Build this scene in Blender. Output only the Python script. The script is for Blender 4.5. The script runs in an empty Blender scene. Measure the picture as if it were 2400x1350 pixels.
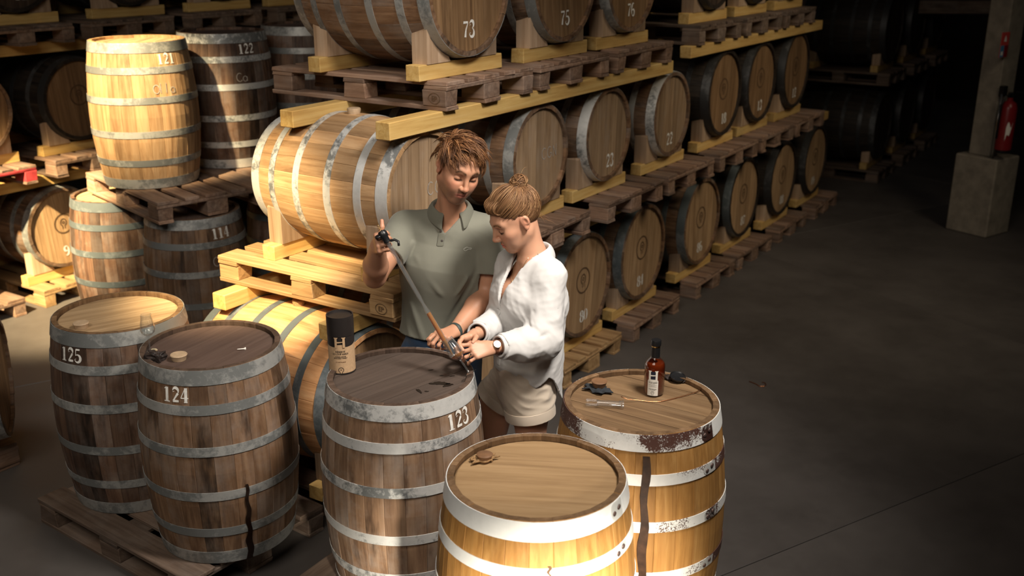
import bpy, bmesh, math, random
import numpy as np
from mathutils import Vector, Matrix
random.seed(7); np.random.seed(7)
C = bpy.context.scene.collection
scene = bpy.context.scene
PI = math.pi

# ------------------------------------------------------------------ camera, world, lights, exposure
CAMH, PITCH = 2.80, math.radians(18.86)
cam = bpy.data.objects.new('camera', bpy.data.cameras.new('camera'))
C.objects.link(cam)
cam.location = (0, 0, CAMH); cam.rotation_euler = (PI/2 - PITCH, 0, 0)
cam.data.sensor_width = 36; cam.data.lens = 36; cam.data.clip_end = 80; cam.data.clip_start = .05
cam.data.dof.use_dof = True; cam.data.dof.focus_distance = 4.25; cam.data.dof.aperture_fstop = 2.4
scene.camera = cam
w = bpy.data.worlds.new('World'); scene.world = w; w.use_nodes = True
w.node_tree.nodes['Background'].inputs[0].default_value = (.55, .5, .47, 1)
w.node_tree.nodes['Background'].inputs[1].default_value = .012
scene.view_settings.view_transform = 'Standard'
scene.view_settings.look = 'None'
scene.view_settings.exposure = 0.0
scene.view_settings.gamma = 1
scene.view_settings.use_curve_mapping = False

def lamp(name, kind, loc, target, energy, color, **kw):
    d = bpy.data.lights.new(name, kind); d.energy = energy; d.color = color
    for k, v in kw.items(): setattr(d, k, v)
    o = bpy.data.objects.new(name, d); C.objects.link(o); o.location = loc
    o.rotation_euler = (Vector(target) - Vector(loc)).to_track_quat('-Z', 'Y').to_euler()
    return o
# shafts of low warm sun falling through openings of the roof on the left; all share one direction
SUN = Vector((.16, .69, -.71))
for nm, t, dist, ang, e in (('sun_shaft_stack', (-2.62, 6.70, 2.02), 5.6, 13, 9500), ('sun_shaft_left', (-3.38, 7.60, .40), 7.0, 18, 15000), ('sun_shaft_mid', (-1.36, 5.24, 1.08), 6.0, 14, 6500)):
    lamp(nm, 'SPOT', Vector(t)-SUN*dist, t, e, (1.0, .77, .43), spot_size=math.radians(ang), spot_blend=.75, shadow_soft_size=.10)
# work light low behind the camera, on the nearest barrel
lamp('near_spot', 'SPOT', (.8, .1, 1.45), (.20, 2.75, .55), 2500, (1.0, .90, .74), spot_size=math.radians(25), spot_blend=1.0, shadow_soft_size=.12)
# soft lamp hung over the tasting barrels
lamp('hanging_lamp', 'AREA', (1.5, 2.7, 4.7), (-.15, 4.3, 1.2), 36, (1.0, .92, .83), shape='DISK', size=.9, spread=math.radians(62))
# broad weak overhead fill, added to lift the dark of the hall
lamp('hall_fill', 'AREA', (-1.6, .2, 5.2), (-1.1, 5.6, 1.4), 46, (1.0, .90, .78), shape='RECTANGLE', size=3.0, size_y=2.0, spread=math.radians(90))
lamp('far_light', 'AREA', (4.6, 5.2, 5.2), (2.0, 8.4, .9), 18, (1.0, .84, .62), shape='RECTANGLE', size=1.5, size_y=1.5, spread=math.radians(70))

# ------------------------------------------------------------------ helpers
def P(x, y, Y):
    """point at depth Y (metres in front of the camera's foot) on the sight line of photo pixel x, y"""
    u, v = (x-1200)/2400, -(y-675)/2400
    d = Vector((u, math.cos(PITCH) + v*math.sin(PITCH), -math.sin(PITCH) + v*math.cos(PITCH)))
    return Vector((0, 0, CAMH)) + d*(Y/d.y)
RA = math.radians(33.5)
RD = Vector((math.sin(RA), math.cos(RA), 0))       # along the rack
AD = Vector((RD.y, -RD.x, 0))                      # barrel axis, towards the aisle
def W(s, o, z): return RD*s + AD*o + Vector((0, 0, z))
ROTA = math.atan2(AD.y, AD.x)                      # local x -> AD, local y -> RD

def mesh_of(bm, name, mat=None, smooth=False):
    me = bpy.data.meshes.new(name); bm.to_mesh(me); bm.free()
    if mat: me.materials.append(mat)
    if smooth:
        me.polygons.foreach_set('use_smooth', [True]*len(me.polygons))
    return me
def ob(name, me, parent=None, loc=None, rot=None, mat=None):
    o = bpy.data.objects.new(name, me); C.objects.link(o)
    if parent: o.parent = parent
    if loc is not None: o.location = loc
    if rot is not None: o.rotation_euler = rot
    if mat is not None:
        if not me.materials: me.materials.append(None)
        o.material_slots[0].link = 'OBJECT'; o.material_slots[0].material = mat
    return o
def tag(o, label, cat, group=None):
    o['label'] = label; o['category'] = cat
    if group: o['group'] = group
    return o
def thing(name, label, cat, loc=(0, 0, 0), rot=(0, 0, 0), group=None):
    o = bpy.data.objects.new(name, None); C.objects.link(o); o.location = loc; o.rotation_euler = rot
    o.empty_display_size = .05
    return tag(o, label, cat, group)
def struct(o): o['kind'] = 'structure'; return o

def bm_box(bm, c, s, bev=0.0, jit=0.0):
    vs = []
    for dx in (-.5, .5):
        for dy in (-.5, .5):
            for dz in (-.5, .5):
                vs.append(bm.verts.new((c[0]+dx*s[0]+random.uniform(-jit, jit), c[1]+dy*s[1]+random.uniform(-jit, jit), c[2]+dz*s[2])))
    f = [(0,1,3,2),(4,6,7,5),(0,4,5,1),(2,3,7,6),(0,2,6,4),(1,5,7,3)]
    fs = [bm.faces.new([vs[i] for i in q]) for q in f]
    if bev:
        es = set(e for q in fs for e in q.edges)
        bmesh.ops.bevel(bm, geom=list(es), offset=bev, segments=1, affect='EDGES')
def box_mesh(s, bev=.003, jit=0, name='box', c=(0, 0, 0)):
    bm = bmesh.new(); bm_box(bm, c, s, bev, jit); bmesh.ops.recalc_face_normals(bm, faces=bm.faces); return mesh_of(bm, name)
def lathe(prof, n=48, cap0=False, cap1=False, closed=False, name='lathe', mat=None, smooth=True):
    bm = bmesh.new(); rings = []
    for r, z in prof:
        rings.append([bm.verts.new((r*math.cos(2*PI*i/n), r*math.sin(2*PI*i/n), z)) for i in range(n)])
    m = len(rings)
    for k in range(m if closed else m-1):
        a, b = rings[k], rings[(k+1) % m]
        for i in range(n):
            bm.faces.new((a[i], a[(i+1) % n], b[(i+1) % n], b[i]))
    if cap0: bm.faces.new(rings[0][::-1])
    if cap1: bm.faces.new(rings[-1])
    bmesh.ops.recalc_face_normals(bm, faces=bm.faces)
    for e in bm.edges:
        if len(e.link_faces) == 2 and e.calc_face_angle(0) > .65: e.smooth = False
    me = mesh_of(bm, name, mat, smooth)
    return me
def tube(pts, rad, n=10, name='tube', mat=None, caps=True, smooth=True):
    pts = [Vector(p) for p in pts]
    bm = bmesh.new(); rings = []
    up = Vector((.13, .21, .97))
    for i, p in enumerate(pts):
        t = (pts[min(i+1, len(pts)-1)] - pts[max(i-1, 0)]).normalized()
        if i == 0:
            x = t.cross(up).normalized()
        else:
            x = (x - t*x.dot(t)).normalized()
        y = t.cross(x)
        r = rad[i] if isinstance(rad, (list, tuple)) else rad
        rings.append([bm.verts.new(p + x*(r*math.cos(2*PI*k/n)) + y*(r*math.sin(2*PI*k/n))) for k in range(n)])
    for a, b in zip(rings[:-1], rings[1:]):
        for k in range(n): bm.faces.new((a[k], a[(k+1) % n], b[(k+1) % n], b[k]))
    if caps: bm.faces.new(rings[0][::-1]); bm.faces.new(rings[-1])
    bmesh.ops.recalc_face_normals(bm, faces=bm.faces)
    return mesh_of(bm, name, mat, smooth)
def prism(poly, depth, name='prism', mat=None):
    """polygon in x-z, extruded along y"""
    bm = bmesh.new()
    a = [bm.verts.new((x, -depth/2, z)) for x, z in poly]; b = [bm.verts.new((x, depth/2, z)) for x, z in poly]
    bm.faces.new(a); bm.faces.new(b[::-1]); n = len(poly)
    for i in range(n): bm.faces.new((a[i], b[i], b[(i+1) % n], a[(i+1) % n]))
    bmesh.ops.recalc_face_normals(bm, faces=bm.faces)
    return mesh_of(bm, name, mat)

# ------------------------------------------------------------------ materials
def newmat(name):
    m = bpy.data.materials.new(name); m.use_nodes = True
    nt = m.node_tree; b = nt.nodes['Principled BSDF']
    return m, nt, b
def N(nt, t, **kw):
    n = nt.nodes.new(t)
    for k, v in kw.items(): setattr(n, k, v)
    return n
def ramp(nt, src, stops, interp='LINEAR'):
    r = N(nt, 'ShaderNodeValToRGB'); r.color_ramp.interpolation = interp
    e = r.color_ramp.elements
    while len(e) < len(stops): e.new(.5)
    for k, (p, c) in enumerate(stops):
        e[k].position = p; e[k].color = tuple(c)+((1,) if len(c) == 3 else ())
    nt.links.new(src, r.inputs[0]); return r.outputs[0]
def mixc(nt, fac, a, b, mode='MIX'):
    m = N(nt, 'ShaderNodeMix', data_type='RGBA', blend_type=mode)
    for s, v in ((m.inputs[0], fac), (m.inputs[6], a), (m.inputs[7], b)):
        if hasattr(v, 'links'): nt.links.new(v, s)
        else: s.default_value = v if not isinstance(v, tuple) else v+((1,) if len(v) == 3 else ())
    return m.outputs[2]
def coords(nt, scale, rnd=True):
    tc = N(nt, 'ShaderNodeTexCoord'); mp = N(nt, 'ShaderNodeMapping')
    mp.inputs['Scale'].default_value = scale
    nt.links.new(tc.outputs['Object'], mp.inputs[0])
    if rnd:
        oi = N(nt, 'ShaderNodeObjectInfo'); m = N(nt, 'ShaderNodeMath', operation='MULTIPLY'); m.inputs[1].default_value = 57.0
        nt.links.new(oi.outputs['Random'], m.inputs[0])
        cx = N(nt, 'ShaderNodeCombineXYZ')
        for i in range(3): nt.links.new(m.outputs[0], cx.inputs[i])
        nt.links.new(cx.outputs[0], mp.inputs[1])
    return mp.outputs[0]
def noise(nt, vec, scale, detail=4, rough=.6, dist=0.0):
    n = N(nt, 'ShaderNodeTexNoise'); n.inputs['Scale'].default_value = scale; n.inputs['Detail'].default_value = detail
    n.inputs['Roughness'].default_value = rough; n.inputs['Distortion'].default_value = dist
    nt.links.new(vec, n.inputs['Vector']); return n.outputs[0]
def mathn(nt, op, a, b=0.0, clamp=False):
    m = N(nt, 'ShaderNodeMath', operation=op); m.use_clamp = clamp
    for i, v in enumerate((a, b)):
        if hasattr(v, 'links'): nt.links.new(v, m.inputs[i])
        else: m.inputs[i].default_value = v
    return m.outputs[0]
def wood(name, dark, mid, light, along=2, vary=.35, rough=.62, stain=0.0, stain_col=(.02, .012, .008), grey=0.0, spec=.35):
    m, nt, b = newmat(name)
    sc = [34.0, 34.0, 34.0]; sc[along] = 1.6
    v = coords(nt, tuple(sc))
    n1 = noise(nt, v, 1.0, 5, .62, .4)
    col = ramp(nt, n1, [(.28, dark), (.5, mid), (.72, light)])
    v2 = coords(nt, (5, 5, 5)); sc2 = [9, 9, 9]; sc2[along] = 2.2
    v3 = coords(nt, tuple(sc2))
    n2 = noise(nt, v3, 1.0, 4, .6)
    col = mixc(nt, mathn(nt, 'MULTIPLY', ramp(nt, n2, [(.42, (0,0,0)), (.75, (1,1,1))]), .55), col, dark)
    if grey:
        n4 = noise(nt, v2, .9, 5, .65)
        col = mixc(nt, mathn(nt, 'MULTIPLY', ramp(nt, n4, [(.45, (0,0,0)), (.7, (1,1,1))]), grey), col, (.36, .33, .30))
    if stain:
        n3 = noise(nt, v3, .55, 5, .7)
        col = mixc(nt, mathn(nt, 'MULTIPLY', ramp(nt, n3, [(.56, (0,0,0)), (.66, (1,1,1))]), stain), col, stain_col)
    oi = N(nt, 'ShaderNodeObjectInfo')
    mr = N(nt, 'ShaderNodeMapRange'); mr.inputs[3].default_value = 1-vary; mr.inputs[4].default_value = 1+vary*.55
    nt.links.new(oi.outputs['Random'], mr.inputs[0])
    hs = N(nt, 'ShaderNodeHueSaturation'); nt.links.new(mr.outputs[0], hs.inputs['Value']); nt.links.new(col, hs.inputs['Color'])
    nt.links.new(hs.outputs[0], b.inputs['Base Color'])
    b.inputs['Roughness'].default_value = rough; b.inputs['Specular IOR Level'].default_value = spec
    bp = N(nt, 'ShaderNodeBump'); bp.inputs['Strength'].default_value = .35; bp.inputs['Distance'].default_value = .004
    nt.links.new(n1, bp.inputs['Height']); nt.links.new(bp.outputs[0], b.inputs['Normal'])
    return m
def hoopmat(name, base, patch, amount, rough=.5, metal=.35, fine=14.0, rust=None):
    m, nt, b = newmat(name)
    v = coords(nt, (1, 1, 1))
    n1 = noise(nt, v, fine, 8, .72, .3); n2 = noise(nt, v, 3.2, 3, .5)
    s = mathn(nt, 'ADD', mathn(nt, 'MULTIPLY', n1, .55), mathn(nt, 'MULTIPLY', n2, .6))
    th = 1.0-amount
    f = ramp(nt, s, [(max(0, th-.05), (0,0,0)), (min(1, th+.05), (1,1,1))])
    col = mixc(nt, f, base, patch)
    n3 = noise(nt, v, 40, 4, .6)
    col = mixc(nt, mathn(nt, 'MULTIPLY', n3, .35), col, tuple(c*.55 for c in base))
    if rust:
        n5 = noise(nt, v, 3.4, 3, .55); n6 = noise(nt, v, 160, 3, .7)
        col = mixc(nt, ramp(nt, mathn(nt, 'ADD', n5, mathn(nt, 'MULTIPLY', n6, .30)), [(.68, (0,0,0)), (.72, (1,1,1))]), col, rust)
    nt.links.new(col, b.inputs['Base Color'])
    b.inputs['Metallic'].default_value = metal; b.inputs['Roughness'].default_value = rough
    bp = N(nt, 'ShaderNodeBump'); bp.inputs['Strength'].default_value = .15; bp.inputs['Distance'].default_value = .003
    nt.links.new(n1, bp.inputs['Height']); nt.links.new(bp.outputs[0], b.inputs['Normal'])
    return m
def plain(name, col, rough=.5, metal=0.0, var=.25, scale=20, spec=.4, bump=.1):
    m, nt, b = newmat(name)
    v = coords(nt, (1, 1, 1)); n1 = noise(nt, v, scale, 5, .6)
    c = ramp(nt, n1, [(.3, tuple(x*(1-var) for x in col)), (.7, tuple(min(1, x*(1+var*.6)) for x in col))])
    nt.links.new(c, b.inputs['Base Color']); b.inputs['Roughness'].default_value = rough
    b.inputs['Metallic'].default_value = metal; b.inputs['Specular IOR Level'].default_value = spec
    if bump:
        bp = N(nt, 'ShaderNodeBump'); bp.inputs['Strength'].default_value = bump; bp.inputs['Distance'].default_value = .003
        nt.links.new(n1, bp.inputs['Height']); nt.links.new(bp.outputs[0], b.inputs['Normal'])
    return m
def emis(name, col, e):
    m, nt, b = newmat(name); b.inputs['Base Color'].default_value = col+(1,)
    b.inputs['Emission Color'].default_value = col+(1,); b.inputs['Emission Strength'].default_value = e; return m
def glassmat(name, col=(1, 1, 1), rough=0.0, ior=1.47):
    m, nt, b = newmat(name)
    b.inputs['Base Color'].default_value = col+(1,); b.inputs['Transmission Weight'].default_value = 1
    b.inputs['Roughness'].default_value = rough; b.inputs['IOR'].default_value = ior
    return m

M = {}
M['stave_brown'] = wood('stave_brown', (.085, .044, .023), (.19, .105, .056), (.28, .170, .096), vary=.38, stain=.75, grey=.30)
M['stave_aged'] = wood('stave_aged', (.105, .058, .034), (.22, .130, .075), (.31, .200, .125), vary=.28, stain=.75, grey=.40)
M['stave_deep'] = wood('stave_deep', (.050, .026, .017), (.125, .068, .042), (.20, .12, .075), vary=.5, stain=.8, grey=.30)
M['chime_dark'] = wood('chime_dark', (.045, .028, .020), (.085, .055, .040), (.12, .08, .06), vary=.3)
M['chime_brown'] = wood('chime_brown', (.10, .055, .026), (.18, .105, .052), (.25, .155, .085), vary=.3)
M['stave_gold'] = wood('stave_gold', (.25, .115, .028), (.40, .20, .055), (.52, .29, .095), vary=.22, stain=.35, stain_col=(.11, .045, .012))
M['stave_pale'] = wood('stave_pale', (.26, .14, .062), (.44, .27, .135), (.56, .37, .205), vary=.35, stain=.4, stain_col=(.13, .065, .028))
M['stave_orange'] = wood('stave_orange', (.42, .19, .070), (.62, .32, .14), (.72, .42, .21), vary=.15, stain=.25, stain_col=(.25, .11, .04))
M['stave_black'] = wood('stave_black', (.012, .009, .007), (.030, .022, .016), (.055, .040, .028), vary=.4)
M['head_brown'] = wood('head_brown', (.12, .065, .030), (.25, .145, .068), (.34, .21, .11), along=0, vary=.22, stain=.3, stain_col=(.06, .03, .015))
M['head_pale'] = wood('head_pale', (.24, .14, .068), (.40, .255, .135), (.50, .335, .19), along=0, vary=.2, stain=.25, stain_col=(.14, .08, .035))
M['head_tan'] = wood('head_tan', (.20, .125, .068), (.34, .225, .13), (.43, .30, .185), along=0, vary=.18, stain=.3, stain_col=(.12, .07, .035), grey=.2)
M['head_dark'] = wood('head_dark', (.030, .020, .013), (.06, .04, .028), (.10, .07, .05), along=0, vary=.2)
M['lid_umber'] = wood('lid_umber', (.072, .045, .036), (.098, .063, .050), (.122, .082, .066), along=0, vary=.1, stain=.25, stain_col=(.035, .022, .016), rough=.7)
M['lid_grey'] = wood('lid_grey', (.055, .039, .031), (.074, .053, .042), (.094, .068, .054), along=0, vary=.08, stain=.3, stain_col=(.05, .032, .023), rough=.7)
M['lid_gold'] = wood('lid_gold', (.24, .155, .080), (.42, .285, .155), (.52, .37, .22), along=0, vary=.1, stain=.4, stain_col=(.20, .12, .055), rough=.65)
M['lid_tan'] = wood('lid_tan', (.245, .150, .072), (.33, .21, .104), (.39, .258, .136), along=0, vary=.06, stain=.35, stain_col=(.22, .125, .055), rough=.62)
M['board_tan'] = wood('board_tan', (.105, .060, .030), (.195, .118, .058), (.255, .165, .088), along=0, vary=.14, stain=.3, stain_col=(.10, .055, .025))
M['hoop_zinc'] = hoopmat('hoop_zinc', (.22, .23, .225), (.46, .46, .44), .42, fine=26)
M['hoop_chalky'] = hoopmat('hoop_chalky', (.20, .21, .21), (.74, .74, .72), .46, fine=30)
M['hoop_white'] = hoopmat('hoop_white', (.80, .82, .82), (.88, .89, .88), .5, rough=.42, metal=.05)
M['hoop_worn'] = hoopmat('hoop_worn', (.76, .76, .73), (.85, .85, .82), .5, rough=.6, metal=.05, rust=(.085, .036, .026))
M['hoop_slate'] = hoopmat('hoop_slate', (.13, .155, .165), (.28, .31, .32), .36)
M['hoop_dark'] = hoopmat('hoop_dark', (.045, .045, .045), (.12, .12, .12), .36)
M['pallet'] = wood('pallet', (.12, .068, .044), (.25, .150, .098), (.36, .24, .165), along=0, vary=.35, stain=.4, stain_col=(.06, .035, .025), grey=.25, rough=.75)
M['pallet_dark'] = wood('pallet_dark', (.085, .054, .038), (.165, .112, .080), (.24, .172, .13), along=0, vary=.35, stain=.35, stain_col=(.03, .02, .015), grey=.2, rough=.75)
M['pallet_new'] = wood('pallet_new', (.24, .135, .06), (.42, .26, .12), (.52, .35, .18), along=0, vary=.25, stain=.3, stain_col=(.14, .075, .03), rough=.72)
M['red_paint'] = plain('red_paint', (.42, .045, .05), .6, var=.4)
M['pine'] = wood('pine', (.46, .26, .075), (.64, .42, .145), (.72, .52, .22), along=1, vary=.18, stain=.12, stain_col=(.30, .16, .04), rough=.65)
M['pine_x'] = wood('pine_x', (.30, .19, .11), (.46, .32, .21), (.54, .40, .28), along=2, vary=.3, stain=.2, stain_col=(.2, .12, .06), rough=.7)
M['stencil'] = plain('stencil', (.80, .78, .73), .7, var=.25, scale=60)
M['chalk'] = plain('chalk', (.40, .36, .32), .9, var=.2, scale=80)
M['burnt_mark'] = plain('burnt_mark', (.10, .055, .025), .8)
M['cork'] = plain('cork', (.50, .36, .23), .65, var=.2, scale=40)
M['cork_brown'] = plain('cork_brown', (.19, .098, .048), .55, var=.2, scale=40)
M['burlap'] = plain('burlap', (.34, .20, .09), .9, var=.5, scale=120, bump=.6)
M['dark_cloth'] = plain('dark_cloth', (.020, .024, .030), .9, var=.5, scale=60, bump=.5)
M['charred'] = plain('charred', (.030, .020, .017), .6, var=.7, scale=70, bump=.9)
M['copper'] = plain('copper', (.70, .30, .14), .3, metal=1.0, var=.1)
M['rivet'] = plain('rivet', (.12, .08, .07), .55, metal=.5)
M['spill'] = plain('spill', (.012, .006, .004), .12, var=.1, bump=0)
M['drip'] = plain('drip', (.045, .022, .012), .45, var=.5, scale=30)
M['black_plastic'] = plain('black_plastic', (.010, .010, .011), .35, var=.1, bump=0)
M['brass'] = plain('brass', (.75, .52, .22), .25, metal=1.0, var=.05, bump=0)
M['gold'] = plain('gold', (.95, .78, .45), .18, metal=1.0, var=.03, bump=0)
M['steel'] = plain('steel', (.72, .72, .72), .2, metal=1.0, var=.03, bump=0)
def thin_glass(name, tint=(1, 1, 1), add=.03, diff=None):
    m = bpy.data.materials.new(name); m.use_nodes = True; nt = m.node_tree; nt.nodes.remove(nt.nodes['Principled BSDF'])
    out = nt.nodes['Material Output']; tr = N(nt, 'ShaderNodeBsdfTransparent'); gl = N(nt, 'ShaderNodeBsdfGlossy'); fr = N(nt, 'ShaderNodeLayerWeight')
    tr.inputs[0].default_value = tint+(1,); gl.inputs['Roughness'].default_value = .03; fr.inputs[0].default_value = .5
    mx = N(nt, 'ShaderNodeMixShader'); f = mathn(nt, 'ADD', mathn(nt, 'MULTIPLY', mathn(nt, 'POWER', fr.outputs[1], 2.2), .62), add, True)
    nt.links.new(f, mx.inputs[0]); base = tr.outputs[0]
    if diff:
        df = N(nt, 'ShaderNodeBsdfDiffuse'); df.inputs[0].default_value = diff[1]+(1,); m2 = N(nt, 'ShaderNodeMixShader'); m2.inputs[0].default_value = diff[0]
        nt.links.new(base, m2.inputs[1]); nt.links.new(df.outputs[0], m2.inputs[2]); base = m2.outputs[0]
    nt.links.new(base, mx.inputs[1]); nt.links.new(gl.outputs[0], mx.inputs[2]); nt.links.new(mx.outputs[0], out.inputs[0])
    return m
M['glass'] = thin_glass('glass', (.97, .98, .98), .05, (.02, (.9, .92, .92)))
M['glass_tube'] = thin_glass('glass_tube', (.985, .99, .99), .06, (.025, (.95, .96, .96)))
M['glass_bottle'] = thin_glass('glass_bottle', (.98, .97, .96), .025)
M['whisky'] = thin_glass('whisky', (.74, .33, .02), .0, (.5, (.50, .19, .003)))
M['whisky_deep'] = thin_glass('whisky_deep', (.60, .12, .02), .0, (.50, (.21, .030, .006)))
M['tube_black'] = plain('tube_black', (.020, .016, .015), .45, var=.15)
M['kraft'] = plain('kraft', (.50, .33, .19), .75, var=.12, scale=90)
M['ink'] = plain('ink', (.022, .017, .016), .6, bump=0)
M['ink_navy'] = plain('ink_navy', (.016, .018, .038), .5, bump=0)
M['paper'] = plain('paper', (.80, .77, .70), .6, var=.04, bump=0)
M['concrete'] = plain('concrete', (.27, .235, .185), .85, var=.3, scale=9, bump=.3)
M['pillar_side'] = plain('pillar_side', (.16, .11, .08), .85, var=.35, scale=8, bump=.3)
M['ext_red'] = plain('ext_red', (.20, .012, .014), .3, var=.08, bump=0)
M['sign_red'] = plain('sign_red', (.55, .06, .05), .5, var=.06, bump=0)
M['sign_blue'] = plain('sign_blue', (.06, .22, .38), .5, var=.06, bump=0)
M['wall'] = plain('wall', (.035, .028, .023), .9, var=.4, scale=2)

def floor_mat():
    m, nt, b = newmat('floor_concrete')
    tc = N(nt, 'ShaderNodeTexCoord')
    n1 = noise(nt, tc.outputs['Object'], 1.3, 6, .65); n2 = noise(nt, tc.outputs['Object'], 22, 5, .7)
    col = ramp(nt, n1, [(.3, (.058, .050, .045)), (.7, (.105, .092, .083))])
    col = mixc(nt, mathn(nt, 'MULTIPLY', n2, .45), col, (.10, .09, .085))
    nt.links.new(col, b.inputs['Base Color'])
    nt.links.new(ramp(nt, n1, [(.3, (.5, .5, .5)), (.7, (.72, .72, .72))]), b.inputs['Roughness'])
    bp = N(nt, 'ShaderNodeBump'); bp.inputs['Strength'].default_value = .12; bp.inputs['Distance'].default_value = .004
    nt.links.new(n2, bp.inputs['Height']); nt.links.new(bp.outputs[0], b.inputs['Normal'])
    return m
M['floor'] = floor_mat()

# ------------------------------------------------------------------ the hall
fl = bpy.data.objects.new('floor', None); C.objects.link(fl); struct(fl)
bm = bmesh.new(); bm_box(bm, (0, 0, -.06), (26, 26, .06)); ob('floor_bed', mesh_of(bm, 'floor_bed', M['wall']), fl, (2, 7, 0))
fl.rotation_euler = (0, 0, 0)
slab = box_mesh((3.994, 3.994, .03), .004, name='slab', c=(0, 0, -.015)); slab.materials.append(M['floor'])
# joints follow the saw cuts seen at the lower right and left of the photograph, about 31 degrees off the camera axis
SA = math.radians(31.2); sx = Vector((math.cos(SA), math.sin(SA), 0)); sy = Vector((-sx.y, sx.x, 0))
j0 = Vector((1.6, 4.45, 0)) - sx*.9
for i in range(-4, 5):
    for j in range(-3, 5):
        c = j0 + sx*(i*4+2) + sy*(j*4+2) - sy*4
        if -10 < c.x < 14 and -4 < c.y < 20: ob('floor_slab', slab, fl, c, (0, 0, SA))
for nm, c, s in (('wall_back', (2, 19.0, 3.5), (28, .2, 7.4)), ('wall_left', (-10.5, 7, 3.5), (.2, 26, 7.4)), ('wall_right', (14, 7, 3.5), (.2, 26, 7.4))):
    o = ob(nm, box_mesh(s, 0, name=nm), None, c, None, M['wall']); struct(o)

# ------------------------------------------------------------------ pallets
PAL = [('top_board', (1.2, .145, .022), (0, y, .133)) for y in (-.3275, .3275)] + [('top_board', (1.2, .145, .022), (0, 0, .133))] + \
      [('top_board', (1.2, .10, .022), (0, y, .133)) for y in (-.163, .163)] + \
      [('cross_board', (.145, .8, .022), (x, 0, .111)) for x in (-.5275, 0, .5275)] + \
      [('block', (.145, by, .078), (x, y, .061)) for x in (-.5275, 0, .5275) for y, by in ((-.35, .1), (0, .145), (.35, .1))] + \
      [('bottom_board', (1.2, by, .022), (0, y, .011)) for y, by in ((-.35, .1), (0, .145), (.35, .1))]
PM = {}
def pallet(loc, rotz, label, mat, group=None, front_red=False):
    t = thing('pallet', label, 'pallet', loc, (random.uniform(-.002, .002), 0, rotz), group)
    for nm, s, p in PAL:
        k = (s, random.randrange(3))
        if k not in PM: PM[k] = box_mesh(s, .003, .004, nm)
        m = mat
        if front_red and p[0] >= 0 and nm in ('block', 'cross_board') and p[0] > .4: m = M['red_paint']
        o = ob(nm, PM[k], t, (p[0]+random.uniform(-.004, .004), p[1]+random.uniform(-.004, .004), p[2]), (0, 0, random.uniform(-.006, .006)), m)
        if m is M['red_paint']: o['label'] = 'red painted %s' % nm.replace('_', ' ')
    return t

# ------------------------------------------------------------------ glyphs: stencil digits as ribbons of changing width
def arc(cx, cy, rx, ry, a0, a1, n=14): return [(cx+rx*math.cos(math.radians(a0+(a1-a0)*i/n)), cy+ry*math.sin(math.radians(a0+(a1-a0)*i/n))) for i in range(n+1)]
TH, TK = .045, .20        # thin, thick
def wv(pts, f): return [(p[0], p[1], f(i/(len(pts)-1))) for i, p in enumerate(pts)]
def bump(t): return TH + (TK-TH)*math.sin(PI*t)**1.5
DIG = {
 '1': [[(.30, .04, TK), (.30, .96, TK)], [(.10, .03, .06), (.50, .03, .06)], [(.12, .84, .05), (.26, .95, .07)]],
 '2': [wv(arc(.30, .72, .20, .24, 170, -30), bump), [(.47, .60, .16), (.13, .10, .07)], [(.10, .09, .17), (.52, .09, .15)], [(.16, .72, .14), (.17, .69, .14)]],
 '3': [wv(arc(.27, .75, .20, .21, 165, -75), bump), wv(arc(.27, .28, .23, .25, 75, -165), bump), [(.12, .75, .12), (.13, .72, .12)], [(.10, .27, .13), (.11, .24, .13)]],
 '4': [[(.38, .04, TK), (.38, .97, TK)], [(.34, .95, .05), (.05, .32, .05)], [(.04, .30, .06), (.55, .30, .06)], [(.26, .03, .06), (.50, .03, .06)]],
 '5': [[(.14, .93, .12), (.46, .93, .12)], [(.14, .93, .05), (.13, .52, .05)], wv(arc(.27, .30, .24, .27, 130, -160), bump), [(.10, .26, .13), (.11, .23, .13)]],
 '6': [wv(arc(.30, .5, .23, .46, 60, 250), bump), wv(arc(.31, .27, .20, .24, -150, 160), bump)],
 '7': [[(.06, .90, .14), (.52, .90, .12)], [(.52, .88, .05), (.30, .45, .12)], [(.30, .45, .13), (.24, .04, .20)]],
 '8': [wv(arc(.30, .73, .18, .22, 90, 270), bump), wv(arc(.30, .73, .18, .22, 90, -90), bump), wv(arc(.30, .27, .22, .25, 90, 270), bump), wv(arc(.30, .27, .22, .25, 90, -90), bump)],
 '9': [wv(arc(.30, .5, .23, .46, -120, 70), bump), wv(arc(.29, .71, .20, .24, 30, 340), bump)],
 '0': [wv(arc(.30, .5, .22, .46, 100, 260), bump), wv(arc(.30, .5, .22, .46, 80, -80), bump)],
 # chalk letters
 'C': [[(x, y, .06) for x, y in arc(.36, .45, .28, .38, 50, 320)]],
 'G': [[(x, y, .06) for x, y in arc(.36, .45, .28, .38, 50, 350)], [(.64, .38, .06), (.40, .38, .06)]],
 'O': [[(x, y, .06) for x, y in arc(.34, .45, .26, .36, 100, 460)]],
 'N': [[(.1, .05, .06), (.14, .85, .06)], [(.14, .85, .06), (.5, .1, .06)], [(.5, .1, .06), (.52, .9, .06)]],
 'I': [[(.2, .1, .06), (.22, .85, .06)]],
 'l': [[(.2, .1, .06), (.22, .95, .06)]],
 'a': [[(x, y, .06) for x, y in arc(.28, .3, .2, .24, 20, 360)], [(.48, .5, .06), (.5, .06, .06)]],
}
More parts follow.
